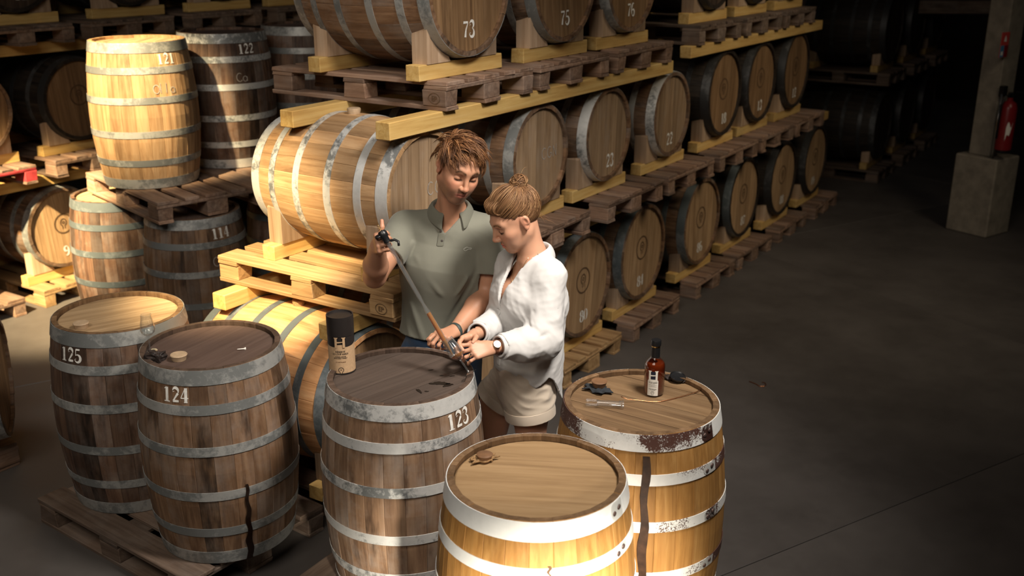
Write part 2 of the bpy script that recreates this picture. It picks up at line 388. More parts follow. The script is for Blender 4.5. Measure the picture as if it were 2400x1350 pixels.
def ribbons(strokes):
    quads = []
    for st in strokes:
        n = len(st); L = []; R = []
        for i, (x, y, wd) in enumerate(st):
            x0, y0 = st[max(i-1, 0)][:2]; x1, y1 = st[min(i+1, n-1)][:2]
            d = math.hypot(x1-x0, y1-y0) or 1; nx, ny = -(y1-y0)/d, (x1-x0)/d
            L.append((x+nx*wd/2, y+ny*wd/2)); R.append((x-nx*wd/2, y-ny*wd/2))
        for i in range(n-1): quads.append((R[i], R[i+1], L[i+1], L[i]))
    return quads
def glyph_mesh(text, h, fmap, mat, adv=.62, name='number', sub=3):
    """fmap(x, y) -> 3D point; text centred on x=0, base y=0; x and y in metres"""
    bm = bmesh.new(); wtot = len(text)*adv
    for k, ch in enumerate(text):
        for q in ribbons(DIG[ch]):
            pts = [((p[0]+k*adv-wtot/2)*h, p[1]*h) for p in q]
            # subdivide across so the ribbon follows a curved face
            for i in range(sub):
                a, b = i/sub, (i+1)/sub
                def lp(t, u): return tuple((pts[0][j]*(1-t)+pts[1][j]*t)*(1-u)+(pts[3][j]*(1-t)+pts[2][j]*t)*u for j in (0, 1))
                v = [bm.verts.new(fmap(*lp(a, 0))), bm.verts.new(fmap(*lp(b, 0))), bm.verts.new(fmap(*lp(b, 1))), bm.verts.new(fmap(*lp(a, 1)))]
                try: bm.faces.new(v)
                except ValueError: pass
    return mesh_of(bm, name, mat)

# ------------------------------------------------------------------ barrels
NST = 26
HOOPS = [(.036, .064), (.185, .043), (.385, .043)]     # centre as a share of height from the end, width in metres
BC = {}
def prof(h, rh, rb):
    def r(z):
        t = abs(2*z/h-1); return rb-(rb-rh)*t**1.85
    return r
def barrel_kit(h, rh, rb, scale=1.0):
    key = (h, rh, rb)
    if key in BC: return BC[key]
    r = prof(h, rh, rb); kit = {}
    variants = []
    for var in range(3):
        bm = bmesh.new(); nz = 12; da = 2*PI/NST*(.994); th = .023
        rows = []
        zj = [0]*2
        for i in range(nz+1):
            z = h*i/nz; R = r(z); jj = random.uniform(-.0012, .0012)
            zz = z + (random.uniform(-.002, .0015) if i in (0, nz) else 0)
            ring = []
            for a in (-da/2, -da/2+.006, 0, da/2-.006, da/2):
                rr = R + jj - (.0014 if abs(a) > da/2-.001 else 0)
                ring.append(bm.verts.new((rr*math.cos(a), rr*math.sin(a), zz)))
            for a in (da/2, -da/2):
                rr = R-th; ring.append(bm.verts.new((rr*math.cos(a), rr*math.sin(a), zz)))
            rows.append(ring)
        for a, b in zip(rows[:-1], rows[1:]):
            n = len(a)
            for k in range(n): bm.faces.new((a[k], a[(k+1) % n], b[(k+1) % n], b[k]))
        bm.faces.new(rows[0][::-1]); bm.faces.new(rows[-1])
        for q in bm.faces:
            zs = [v_.co.z for v_ in q.verts]
            if max(zs)-min(zs) < .01 or (all(math.hypot(v_.co.x, v_.co.y) < r(v_.co.z)-th*.8 for v_ in q.verts)): q.material_index = 1
        bmesh.ops.recalc_face_normals(bm, faces=bm.faces)
        me = mesh_of(bm, 'stave'); me.materials.append(None); me.materials.append(None); variants.append(me)
    kit['staves'] = variants
    hm = []
    for f, wd in HOOPS:
        z0 = h*(1-f)-wd/2*scale; z1 = h*(1-f)+wd/2*scale; t = .0032
        hm.append(lathe([(r(z0)+.0005, z0), (r(z0)+t, z0), (r(z1)+t, z1), (r(z1)+.0005, z1)], 64, closed=True, name='hoop'))
    kit['hoops'] = hm
    ri = rh-.0225
    kit['disc'] = lathe([(ri, -.018), (ri, -.004), (ri-.006, 0)], 56, cap0=True, cap1=True, name='head', smooth=False)
    # boards across the head, clipped to the circle; grain along x
    nb = 7; boards = []
    ed = [-ri+2*ri*k/nb + (random.uniform(-.012, .012) if 0 < k < nb else 0) for k in range(nb+1)]
    for k in range(nb):
        y0, y1 = ed[k]+.0008, ed[k+1]-.0008
        y0 = max(y0, -ri+.004); y1 = min(y1, ri-.004)
        ys = [y0+(y1-y0)*i/5 for i in range(6)]
        right = [(math.sqrt(max(ri*ri-y*y, 1e-6)), y) for y in ys]; left = [(-x, y) for x, y in right[::-1]]
        poly = right+left; bm = bmesh.new()
        a = [bm.verts.new((x, y, -.018)) for x, y in poly]; dz = random.uniform(-.001, .0008)
        b = [bm.verts.new((x, y, dz)) for x, y in poly]
        bm.faces.new(a[::-1]); bm.faces.new(b)
        for i in range(len(poly)): bm.faces.new((a[i], a[(i+1) % len(poly)], b[(i+1) % len(poly)], b[i]))
        boards.append(mesh_of(bm, 'head_board'))
    kit['boards'] = boards
    kit['r'] = r
    BC[key] = kit
    return kit
def basis(zdir, xdir):
    z = Vector(zdir).normalized(); x = (Vector(xdir)-z*Vector(xdir).dot(z)).normalized(); y = z.cross(x)
    return Matrix((x, y, z)).transposed().to_4x4()
def barrel(label, loc, h, rh, rb, stave, hoop, head, mat4=None, spin=0.0, boards=True, hspin=0.0, group=None, both=False, bung=None, rivets=False, hoop_scale=1.0, cat='barrel', chime=None):
    kit = barrel_kit(h, rh, rb, hoop_scale)
    t = thing('barrel', label, cat, group=group)
    m = Matrix.Translation(loc) @ (mat4 if mat4 is not None else Matrix.Rotation(spin, 4, 'Z'))
    t.matrix_world = m
    for i in range(NST):
        o = ob('stave', kit['staves'][random.randrange(3)], t, (0, 0, 0), (0, 0, 2*PI*i/NST), M[stave])
        o.material_slots[1].link = 'OBJECT'; o.material_slots[1].material = M[chime or stave]
    for k in range(6):
        me = kit['hoops'][k if k < 3 else 5-k]
        a = random.uniform(-.35, .35) if not rivets else .0
        o = ob('hoop', me, t, (0, 0, 0) if k < 3 else (0, 0, h), (0, 0, a) if k < 3 else (PI, 0, a), M[hoop])
        if rivets and k < 4:
            f, wd = HOOPS[k if k < 3 else 5-k]; z = h*(1-f) if k < 3 else h*f
            for j, da in enumerate((-.045, .045)):
                R = kit['r'](z)+.0042; rm = lathe([(.0095, 0), (.008, .003), (.004, .0045)], 10, cap1=True, name='rivet', mat=M['rivet'])
                aa = rivets+da-spin; dzr = .006 if j else -.006
                q = ob('rivet', rm, o, None, None)
                mm = Matrix.Translation((R*math.cos(aa), R*math.sin(aa), z+dzr)) @ basis((math.cos(aa), math.sin(aa), 0), (0, 0, 1))
                q.matrix_parent_inverse = Matrix.Identity(4); q.matrix_basis = o.matrix_basis.inverted() @ mm
            # free end of the hoop strip: a thin lapped plate
            bm = bmesh.new(); wv_ = wd*hoop_scale
            n = 8; top = []; bot = []
            for i in range(n+1):
                a2 = rivets-spin-.10+.22*i/n; R2 = kit['r'](z)+.0040
                e = .5*wv_*min(1, (.45+i/2.5)) if i < 2 else .5*wv_
                top.append(bm.verts.new(((kit['r'](z+e)+.0040)*math.cos(a2), (kit['r'](z+e)+.0040)*math.sin(a2), z+e)))
                bot.append(bm.verts.new(((kit['r'](z-e)+.0040)*math.cos(a2), (kit['r'](z-e)+.0040)*math.sin(a2), z-e)))
            for i in range(n): bm.faces.new((bot[i], bot[i+1], top[i+1], top[i]))
            bmesh.ops.solidify(bm, geom=bm.faces[:], thickness=.0015)
            q = ob('hoop_lap', mesh_of(bm, 'hoop_lap', M[hoop]), o); q.matrix_parent_inverse = Matrix.Identity(4); q.matrix_basis = o.matrix_basis.inverted()
    hz = h-.019
    if boards:
        for me in kit['boards']: ob('head_board', me, t, (0, 0, hz), (0, 0, hspin), M[head])
    else:
        ob('head', kit['disc'], t, (0, 0, hz), (0, 0, hspin), M[head])
    ob('head', kit['disc'], t, (0, 0, .019), (PI, 0, 0), M[head])
    if bung:
        R = kit['r'](h/2)
        q = ob('bung', lathe([(.030, -.01), (.036, .022), (.033, .028)], 24, cap0=True, cap1=True, name='bung', mat=M[bung]), t)
        q.matrix_basis = Matrix.Translation((R+.0, 0, h/2)) @ basis((1, 0, 0), (0, 0, 1))
    t['_r'] = 0
    del t['_r']
    return t
def side_number(t, text, h, rh, rb, ang, z, size, mat='stencil', adv=.62, name='number'):
    """painted on the staves; ang in the barrel's local frame (world minus spin)"""
    r = prof(h, rh, rb)
    def f(x, y):
        R = r(z+y)+.0018; a = ang + x/R; return (R*math.cos(a), R*math.sin(a), z+y)
    ob(name, glyph_mesh(text, size, f, M[mat], adv), t)
def head_number(t, text, h, cx, cy, size, up, mat='stencil', adv=.62, name='number'):
    """painted on the head; cx, cy in a frame whose y is 'up' (angle of up in local xy)"""
    cu, su = math.cos(up), math.sin(up)
    def f(x, y):
        X, Y = cx+x, cy+y
        return (su*X+cu*Y, -cu*X+su*Y, h-.019+.0022)
    ob(name, glyph_mesh(text, size, f, M[mat], adv), t)
def head_logo(t, h, rad, up, cx=0, cy=.02):
    """burnt-in round mark: two rings and a small horseshoe"""
    cu, su = math.cos(up), math.sin(up); bm = bmesh.new()
    def f(X, Y): return (su*X+cu*Y, -cu*X+su*Y, h-.019+.0016)
    st = [[(x, y, .012) for x, y in arc(cx, cy, rad, rad, 0, 360, 40)], [(x, y, .010) for x, y in arc(cx, cy+rad*.12, rad*.33, rad*.38, -60, 240, 20)],
          [(x, y, .008) for x, y in arc(cx, cy+rad*.12, rad*.12, rad*.12, 0, 360, 12)], [(cx-rad*.13, cy-rad*.15, .008), (cx-rad*.13, cy-rad*.55, .008)], [(cx+rad*.13, cy-rad*.15, .008), (cx+rad*.13, cy-rad*.55, .008)]]
    bm.free()
    for one in st:
        bm = bmesh.new()
        for q in ribbons([one]):
            vs = [bm.verts.new(f(*p)) for p in q]
            try: bm.faces.new(vs)
            except ValueError: pass
        bmesh.ops.remove_doubles(bm, verts=bm.verts, dist=1e-5)
        ob('burnt_mark', mesh_of(bm, 'burnt_mark', M['burnt_mark']), t)
# ------------------------------------------------------------------ racks of lying barrels
LYING = basis(AD, (0, 0, 1))                      # barrel axis -> AD, local x -> up
ORD = ['first', 'second', 'third', 'fourth', 'fifth', 'sixth', 'seventh', 'eighth']
BM = {}
def beam(label, s0, s1, o, z, sec=(.085, .09), mat='pine', group=None):
    me = box_mesh((sec[1], s1-s0, sec[0]), .004, .002, 'beam')
    c = W((s0+s1)/2, o, z+sec[0]/2)
    t = ob('beam', me, None, c, (0, 0, ROTA), M[mat]); return tag(t, label, 'beam', group)
CH = .078
def cradle(label, s, o, z, R, side, mat='pine', lo=-.36, hi=.36):
    """short timber lying across a pallet with two curved chocks holding the barrel above"""
    t = thing('barrel_cradle', label, 'cradle', W(s, o, z), (0, 0, ROTA))
    ob('cradle_beam', box_mesh((.085, hi-lo, CH), .003, .002, 'cradle_beam', (0, (hi+lo)/2, CH/2)), t, None, None, M[mat])
    pts = [(.30, 0), (.30, .19), (.285, .21)]
    for d in (.27, .23, .19, .15, .125):
        pts.append((d, R+.003-math.sqrt(R*R-d*d)))
    pts.append((.11, 0))
    for sg in (1, -1):
        me = prism(pts if sg > 0 else [(-x, zz) for x, zz in pts[::-1]], .095, 'chock')
        # prism lies in x-z: turn so its x runs along the rack
        ob('chock', me, t, (0, 0, CH+.0002), (0, 0, PI/2), M['pine_x'])
    return t
def rack_barrel(rack, tier, k, s, o, zp, h, rh, rb, stave, hoop, head, extra, num=None, logo=False, bung=None, chalk=None, cr=True, pine='pine', boards=True):
    """one lying barrel with its two cradles; zp is the pallet's top"""
    rr = prof(h, rh, rb)(.10); zc = zp+CH+rr+.002
    o0 = o-h
    t = barrel(extra, W(s, o0, zc), h, rh, rb, stave, hoop, head, mat4=LYING, boards=boards, hspin=random.uniform(-.12, .12), bung=bung)
    if logo: head_logo(t, h, rh*.24, 0, 0, .03)
    if num: head_number(t, num, h, .02+random.uniform(-.03, .03), -rh*.74, .085, 0)
    if chalk: head_number(t, chalk, h, rh*.38, -rh*.12, .085, 0, 'chalk', .72, 'chalk_mark')
    if cr:
        cradle('pine cradle at the front under the ' + rack % (ORD[k], tier), s, o-.10, zp, rr, 1, pine)
        cradle('pine cradle at the back under the ' + rack % (ORD[k], tier), s, o-h+.14, zp, rr, -1, pine)
    return t

LR = '%s barrel, %s tier of the long rack'
# bottom tier ------------------------------------------------------
O1 = -3.20; O2 = -3.12
ps = [3.29, 4.18, 5.30, 6.28, 7.42, 8.34, 9.37, 10.42]
for k, s0 in enumerate(ps):
    pallet(W(s0+.4, -3.10-.6, 0), ROTA+random.uniform(-.015, .015), 'worn pallet on the floor under the ' + LR % (ORD[k], 'bottom'), M['pallet_new' if k in (2,) else 'pallet'])
hs = [3.57, 4.55, 5.70, 6.61, 7.66, 8.64, 9.59, 10.62]
for k, s in enumerate(hs):
    if k == 0:
        rack_barrel(LR, 'bottom', k, s, O1, .144, .98, .357, .402, 'stave_orange', 'hoop_slate', 'head_brown', 'pale orange oak barrel lying under the lowest timbers, behind barrel 123', bung='burlap')
    else:
        lab = ['', 'oak barrel lying hidden behind the two people, bottom tier', 'oak barrel with ringed mark lying just right of the white shirt', 'oak barrel stencilled 84 with ringed mark, bottom tier of the long rack'] + \
              ['dark hooped barrel with pale head, %s from the near end, bottom tier' % o_ for o_ in ('fifth', 'sixth', 'seventh')] + ['farthest pale-headed barrel on the bottom tier of the long rack']
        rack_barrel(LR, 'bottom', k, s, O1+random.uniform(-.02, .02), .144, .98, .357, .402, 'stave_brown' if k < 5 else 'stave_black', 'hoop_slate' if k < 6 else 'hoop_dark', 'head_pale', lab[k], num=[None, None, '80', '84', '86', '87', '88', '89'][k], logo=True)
ZL = .144+CH+2*prof(.98, .357, .402)(.10)+.002
beam('long yellow timber across the bottom tier tops, its end beside the black tube', 3.32, 6.9, -3.27, ZL)
beam('yellow timber across the bottom tier, its sunlit end left of the sacking bung', 3.34, 6.9, -4.04, ZL)
beam('far half of the front timber on the bottom tier barrels', 6.93, 11.0, -3.27, ZL, mat='pine')
beam('far half of the back timber on the bottom tier barrels', 6.93, 11.0, -4.04, ZL, mat='pine')
# middle tier ------------------------------------------------------
ZB = ZL+.0875
ps = [3.50, 4.62, 5.66, 6.56, 7.50, 8.40, 9.30]
for k, s0 in enumerate(ps):
    pallet(W(s0+.4, -3.0-.6, ZB), ROTA+random.uniform(-.012, .012), 'pallet on the lower timbers under the ' + LR % (ORD[k], 'middle'), M['pallet_new' if k == 0 else 'pallet'])
mid = [(3.94, 'stave_pale', 'hoop_chalky', 'head_tan', .92, .306, .348, 'large pale oak barrel lying in the sun to the left of the man', None),
       (5.03, 'stave_brown', 'hoop_zinc', 'head_tan', .95, .300, .343, 'oak barrel with chalked head lying right behind the heads of the two people', None),
       (5.86, 'stave_brown', 'hoop_chalky', 'head_tan', .95, .300, .343, 'oak barrel stencilled 23 on a middle tier pallet', '23'),
       (6.82, 'stave_brown', 'hoop_chalky', 'head_tan', .95, .300, .343, 'oak barrel stencilled 22 on the middle tier, grey hoops', '22'),
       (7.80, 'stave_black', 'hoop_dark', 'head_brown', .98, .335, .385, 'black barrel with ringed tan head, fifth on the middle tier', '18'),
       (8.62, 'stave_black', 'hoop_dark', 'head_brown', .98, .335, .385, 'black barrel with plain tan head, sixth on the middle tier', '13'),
       (9.52, 'stave_black', 'hoop_dark', 'head_brown', .98, .345, .395, 'farthest black barrel on the middle tier of the long rack', '12')]
for k, (s, st, hp, hd, L, rh, rb, lab, num) in enumerate(mid):
    rack_barrel(LR, 'middle', k, s, O2, ZB+.144, L, rh, rb, st, hp, hd, lab, num=num, logo=k >= 4, bung='cork' if k == 0 else None, chalk={0: 'CGN', 1: 'CGN'}.get(k))
ZT = ZB+.144+CH+2*prof(.95, .300, .343)(.06)+.006
beam('long yellow timber over the middle tier, its end above the sunlit barrel head', 3.64, 6.72, -3.135, ZT)
beam('yellow timber over the middle tier, its end left of the round white bung', 3.64, 6.72, -3.76, ZT)
ZT2 = ZB+.144+CH+2*prof(.98, .335, .385)(.06)+.004
beam('dim front timber over the three black barrels', 7.02, 10.05, -3.135, ZT2)
beam('dim back timber over the three black barrels', 7.02, 10.05, -3.85, ZT2)
# top tier ---------------------------------------------------------
top = [(4.04, 4.34, ZT+.085, 'stave_brown', 'hoop_zinc', 'head_brown', .90, '73', 'big brown barrel stencilled 73 above the sunlit barrel'),
       (4.92, 5.28, ZT+.085, 'stave_brown', 'hoop_zinc', 'head_brown', .92, '75', 'brown barrel stencilled 75 on the top tier, just right of barrel 73'),
       (5.83, 6.12, ZT+.085, 'stave_brown', 'hoop_zinc', 'head_brown', .92, '76', 'darker brown barrel stencilled 76, third along the top tier'),
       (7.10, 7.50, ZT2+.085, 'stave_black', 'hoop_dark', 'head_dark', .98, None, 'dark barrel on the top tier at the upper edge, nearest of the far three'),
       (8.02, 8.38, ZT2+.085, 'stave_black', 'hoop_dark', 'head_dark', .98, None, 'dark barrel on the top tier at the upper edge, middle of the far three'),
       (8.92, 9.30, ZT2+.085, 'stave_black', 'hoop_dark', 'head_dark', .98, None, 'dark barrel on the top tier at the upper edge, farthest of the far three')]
for k, (s0, s, zb, st, hp, hd, L, num, lab) in enumerate(top):
    pallet(W(s0+.4, -3.06-.6, zb), ROTA+random.uniform(-.012, .012), 'pallet on the upper timbers under the ' + LR % (ORD[k], 'top'), M['pallet' if k < 3 else 'pallet_dark'])
    rack_barrel(LR, 'top', k, s, -3.12, zb+.144, L, .345, .395, st, hp, hd, lab, num=num)

# ------------------------------------------------------------------ rack at the back left
BR = '%s barrel, %s tier of the left rack'
def left_tier(tier, zb, cols, o=-7.5, mat='pallet'):
    for k, (s0, s, st, hp, hd, num, logo, lab, red, pm) in enumerate(cols):
        pallet(W(s0+.4, o+.15-.6, zb), ROTA, 'pallet under the ' + BR % (ORD[k], tier), M[pm], front_red=red)
        if s is not None:
            rack_barrel(BR, tier, k, s, o, zb+.144, .96, .325, .37, st, hp, hd, lab, num=num, logo=logo)
left_tier('bottom', 0, [(3.40, 3.75, 'stave_brown', 'hoop_dark', 'head_brown', None, False, 'brown barrel lying at the far left edge, bottom tier', False, 'pallet'),
                        (4.36, 4.72, 'stave_brown', 'hoop_zinc', 'head_pale', '9', True, 'sunlit barrel with ringed golden head stencilled 9 near the left edge', False, 'pallet_new')])
beam('front timber on the bottom tier of the left rack', 3.3, 6.6, -7.6, .92)
beam('back timber on the bottom tier of the left rack', 3.3, 6.6, -8.3, .92)
left_tier('middle', 1.006, [(3.66, 4.10, 'stave_brown', 'hoop_dark', 'head_brown', None, True, 'brown barrel head cut by the left edge, above a red painted pallet', True, 'pallet'),
                         (4.62, 5.02, 'stave_black', 'hoop_dark', 'head_brown', None, True, 'dark barrel with brown head right behind barrel 121', False, 'pallet'),
                         (5.6, 6.0, 'stave_black', 'hoop_dark', 'head_dark', None, False, 'dark barrel behind barrel 122 in the left rack', False, 'pallet_dark')])
beam('front timber on the middle tier of the left rack', 3.6, 6.6, -7.6, 1.95)
beam('back timber on the middle tier of the left rack', 3.6, 6.6, -8.3, 1.95)
left_tier('top', 2.035, [(4.14, 4.60, 'stave_black', 'hoop_dark', 'head_dark', '82', False, 'black barrel stencilled 82 in the upper left corner', False, 'pallet_dark'),
                       (5.10, 5.62, 'stave_black', 'hoop_dark', 'head_dark', '83', False, 'black barrel stencilled 83 at the upper left', False, 'pallet_dark'),
                       (6.10, 6.60, 'stave_black', 'hoop_dark', 'head_dark', None, False, 'unmarked black barrel at the top edge right of barrel 83', False, 'pallet_dark'),
                       (7.1, 7.55, 'stave_black', 'hoop_dark', 'head_dark', None, False, 'unmarked black barrel at the top edge left of barrel 73', False, 'pallet_dark')])

# ------------------------------------------------------------------ standing barrels, back left group
UH, URH, URB = .94, .302, .350
def upright(label, x, y, zb, stave, hoop, head, spin=None, **kw):
    return barrel(label, (x, y, zb), UH, URH, URB, stave, hoop, head, spin=random.uniform(0, 6) if spin is None else spin, hspin=kw.pop('hspin', random.uniform(0, 3)), **kw)
A2 = math.radians(-48)
pallet((-2.62, 7.18, 0), A2, 'pallet on the floor under barrel 114 and its left neighbour', M['pallet_dark'])
pallet((-1.98, 7.84, 0), A2, 'pallet on the floor under the barrels behind barrel 114', M['pallet_dark'])
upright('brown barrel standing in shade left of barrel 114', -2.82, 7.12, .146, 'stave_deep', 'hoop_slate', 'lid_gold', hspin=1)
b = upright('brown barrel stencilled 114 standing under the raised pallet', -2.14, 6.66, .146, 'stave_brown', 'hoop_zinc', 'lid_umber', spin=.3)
side_number(b, '114', UH, URH, URB, math.radians(-42)-.3, UH-.140, .070)
side_number(b, 'Oll', UH, URH, URB, math.radians(-44)-.3, UH-.325, .085, 'chalk', .6, 'chalk_mark')
upright('brown barrel standing behind and right of barrel 114', -1.62, 7.36, .146, 'stave_deep', 'hoop_slate', 'lid_umber')
upright('brown barrel standing hidden behind barrel 114 and its neighbour', -2.32, 7.82, .146, 'stave_deep', 'hoop_slate', 'lid_umber')
pallet((-2.32, 6.94, 1.090), A2, 'raised pallet carrying barrels 121 and 122', M['pallet'])
pallet((-1.72, 7.53, 1.090), A2, 'raised pallet behind the one carrying barrel 121', M['pallet'])
b = upright('sunlit golden barrel stencilled 121 on the raised pallet', -2.46, 6.88, 1.238, 'stave_pale', 'hoop_zinc', 'lid_gold', spin=.4)
side_number(b, '121', UH, URH, URB, math.radians(-40)-.4, UH-.139, .066)
side_number(b, 'Olla', UH, URH, URB, math.radians(-48)-.4, UH-.325, .075, 'chalk', .5, 'chalk_mark')
b = upright('dark barrel stencilled 122 behind the golden barrel', -2.08, 7.52, 1.238, 'stave_deep', 'hoop_chalky', 'lid_umber', spin=.2)
side_number(b, '122', UH, URH, URB, math.radians(-45)-.2, UH-.139, .066)
side_number(b, 'Ca', UH, URH, URB, math.radians(-55)-.2, UH-.33, .075, 'chalk', .6, 'chalk_mark')
upright('brown barrel standing right behind barrel 122, pale hoops', -1.62, 8.12, 1.238, 'stave_deep', 'hoop_zinc', 'lid_umber')

# ------------------------------------------------------------------ barrels in front
pallet((-1.66, 4.49, 0), math.radians(-36.5), 'dark worn pallet in the lower left under barrels 124 and 125', M['pallet_dark'])
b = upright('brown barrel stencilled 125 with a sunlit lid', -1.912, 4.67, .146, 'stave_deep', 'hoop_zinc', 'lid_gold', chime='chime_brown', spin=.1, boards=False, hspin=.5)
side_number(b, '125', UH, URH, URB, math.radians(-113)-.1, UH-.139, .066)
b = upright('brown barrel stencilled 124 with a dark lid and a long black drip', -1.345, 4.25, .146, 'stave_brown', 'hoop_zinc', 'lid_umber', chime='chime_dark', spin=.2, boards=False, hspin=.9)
side_number(b, '124', UH, URH, URB, math.radians(-103)-.2, UH-.139, .066)
pallet(W(3.10, -2.52, 0), math.radians(58), 'dark pallet on the floor under barrel 123', M['pallet_dark'])
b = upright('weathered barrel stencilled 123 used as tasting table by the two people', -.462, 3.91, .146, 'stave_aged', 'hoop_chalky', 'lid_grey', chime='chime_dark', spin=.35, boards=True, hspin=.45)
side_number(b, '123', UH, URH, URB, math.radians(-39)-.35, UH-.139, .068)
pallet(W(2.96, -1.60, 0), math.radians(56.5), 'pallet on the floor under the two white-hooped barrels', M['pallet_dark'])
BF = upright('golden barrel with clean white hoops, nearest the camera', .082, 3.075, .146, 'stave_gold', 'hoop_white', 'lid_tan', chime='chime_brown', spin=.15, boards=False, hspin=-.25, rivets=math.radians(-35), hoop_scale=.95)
BRR = upright('golden brown barrel with rust-worn white hoops, carrying the bottle', .508, 3.665, .146, 'stave_gold', 'hoop_worn', 'board_tan', chime='chime_brown', spin=.55, boards=True, hspin=-1.12, rivets=math.radians(-45), hoop_scale=.95)

# liquid that ran down barrel 124, and spills on the lid of 123
def streak(b, ang, z0, z1, w0, w1, mat='spill'):
    r = prof(UH, URH, URB); bm = bmesh.new(); n = 26; L = []; R_ = []
    for i in range(n+1):
        z = z0+(z1-z0)*i/n; wd = (w0+(w1-w0)*i/n)*(1+.12*math.sin(i*.7)+.07*random.uniform(-1, 1)); R = r(z)+.0045; off = .004*math.sin(i*.9)
        for lst, sg in ((L, -1), (R_, 1)):
            a = ang+(off+sg*wd/2)/R; lst.append(bm.verts.new((R*math.cos(a), R*math.sin(a), z)))
    for i in range(n): bm.faces.new((L[i], R_[i], R_[i+1], L[i+1]))
    ob('drip_stain', mesh_of(bm, 'drip_stain', M[mat], True), b)
def blot(b, x, y, rx, ry, rot, mat='spill', n=30):
    bm = bmesh.new(); vs = []; ph = [random.uniform(0, 6) for _ in range(4)]
    for i in range(n):
        a = 2*PI*i/n; k = 1+.22*math.sin(2*a+ph[0])+.16*math.sin(3*a+ph[1])+.12*math.sin(5*a+ph[2])+.08*math.sin(9*a+ph[3])
        px, py = rx*k*math.cos(a), ry*k*math.sin(a)
        vs.append(bm.verts.new((x+px*math.cos(rot)-py*math.sin(rot), y+px*math.sin(rot)+py*math.cos(rot), 0)))
    bm.faces.new(vs)
    return bm
b124 = [o for o in C.objects if o.get('label', '').startswith('brown barrel stencilled 124')][0]
streak(b124, math.radians(-58)-.2, .40, .0, .012, .032)
streak(BRR, math.radians(-93)-.55, .86, .05, .026, .040, 'drip')
streak(BF, math.radians(-84)-.15, .795, .70, .010, .004, 'burnt_mark')
LID = .146+UH-.019+.0012
def on_lid(x, y): # photo pixel on the lids' plane
    u, v = (x-1200)/2400, -(y-675)/2400
    d = Vector((u, math.cos(PITCH)+v*math.sin(PITCH), -math.sin(PITCH)+v*math.cos(PITCH)))
    return Vector((0, 0, CAMH))+d*((LID-CAMH)/d.z)
b123 = [o for o in C.objects if o.get('label', '').startswith('weathered barrel stencilled 123')][0]
inv = b123.matrix_world.inverted()
for (x, y, rx, ry, rot) in ((1030, 898, .034, .016, .1), (1050, 902, .022, .012, .3), (982, 916, .020, .007, -.9), (1000, 917, .008, .004, 0), (1010, 867, .010, .004, .1), (1035, 880, .009, .003, .2), (1060, 881, .010, .003, .2)):
    p = inv @ on_lid(x, y); bm = blot(None, p.x, p.y, rx, ry, rot-.35)
    o = ob('spill', mesh_of(bm, 'spill', M['spill']), b123, (0, 0, UH-.019+.0016))
# ------------------------------------------------------------------ barrel cut by the left edge
pallet((-3.44, 4.90, 0), math.radians(52), 'pallet corner at the left edge of the picture', M['pallet'])
barrel('barrel with bright hoop cut by the left edge, on a pallet', Vector((-3.66, 4.80, .545)), .95, .33, .375, 'stave_brown', 'hoop_chalky', 'head_brown', mat4=basis((.94, .34, 0), (0, 0, 1)))
for k_, dx in ((0, -.30), (1, .28)):
    t = thing('barrel_cradle', ['pine cradle at the front under the barrel cut by the left edge', 'pine cradle at the back under the barrel cut by the left edge'][k_], 'cradle', (-3.22-dx*.94, 4.92-dx*.34, .146), (0, 0, math.atan2(.34, .94)))
    ob('cradle_beam', box_mesh((.085, .6, .04), .003, .002, 'cradle_beam', (0, 0, .02)), t, None, None, M['pine'])

# ------------------------------------------------------------------ far right: column, extinguisher, dim racks
col = thing('pillar', 'concrete pillar with thick square foot, far right', 'pillar', (4.70, 10.0, 0), (0, 0, math.radians(35)))
ob('pillar_foot', box_mesh((.40, .44, .78), .012, 0, 'pillar_foot', (0, 0, .39)), col, None, None, M['concrete'])
ob('pillar_shaft', box_mesh((.26, .22, 4.4), .008, 0, 'pillar_shaft', (.02, .03, .78+2.2)), col, None, None, M['concrete'])
ob('conduit', tube([(-.16, -.14, .78), (-.16, -.14, 1.40)], .012, 8, 'conduit'), col, None, None, M['steel'])
ob('conduit_box', box_mesh((.07, .05, .10), .004, 0, 'conduit_box', (-.10, -.115, 1.42)), col, None, None, M['black_plastic'])
def at(x, y, Y): return P(x, y, Y)
sg = thing('safety_sign', 'small red and blue safety sign on the pillar', 'sign', at(2354, 105, 9.80), (0, 0, math.radians(35)-.0))
bm = bmesh.new(); bm_box(bm, (0, 0, 0), (.13, .004, .23), .001); ob('sign_plate', mesh_of(bm, 'sign_plate', M['sign_red']), sg)
bm = bmesh.new(); bm_box(bm, (-.032, -.003, -.058), (.058, .003, .105)); ob('blue_panel', mesh_of(bm, 'blue_panel', M['sign_blue']), sg)
bm = bmesh.new(); bm_box(bm, (.033, -.003, -.058), (.058, .003, .105)); ob('red_panel', mesh_of(bm, 'red_panel', M['ext_red']), sg)
bm = bmesh.new()
v = [bm.verts.new(p) for p in ((-.022, -.0045, .03), (.022, -.0045, .03), (.014, -.0045, .062), (0, -.0045, .088), (-.014, -.0045, .062))]; bm.faces.new(v)
ob('flame_symbol', mesh_of(bm, 'flame_symbol', M['paper']), sg)
bm = bmesh.new(); v = [bm.verts.new(p) for p in ((-.052, -.005, -.095), (-.014, -.005, -.095), (-.020, -.005, -.06), (-.045, -.005, -.06))]; bm.faces.new(v)
ob('hand_symbol', mesh_of(bm, 'hand_symbol', M['paper']), sg)
ex = thing('fire_extinguisher', 'red fire extinguisher hung on the far right pillar', 'extinguisher', at(2349, 352, 9.72))
ob('cylinder', lathe([(.062, 0), (.075, .012), (.076, .40), (.060, .45), (.026, .475), (.026, .50)], 28, True, True, name='cylinder', mat=M['ext_red']), ex)
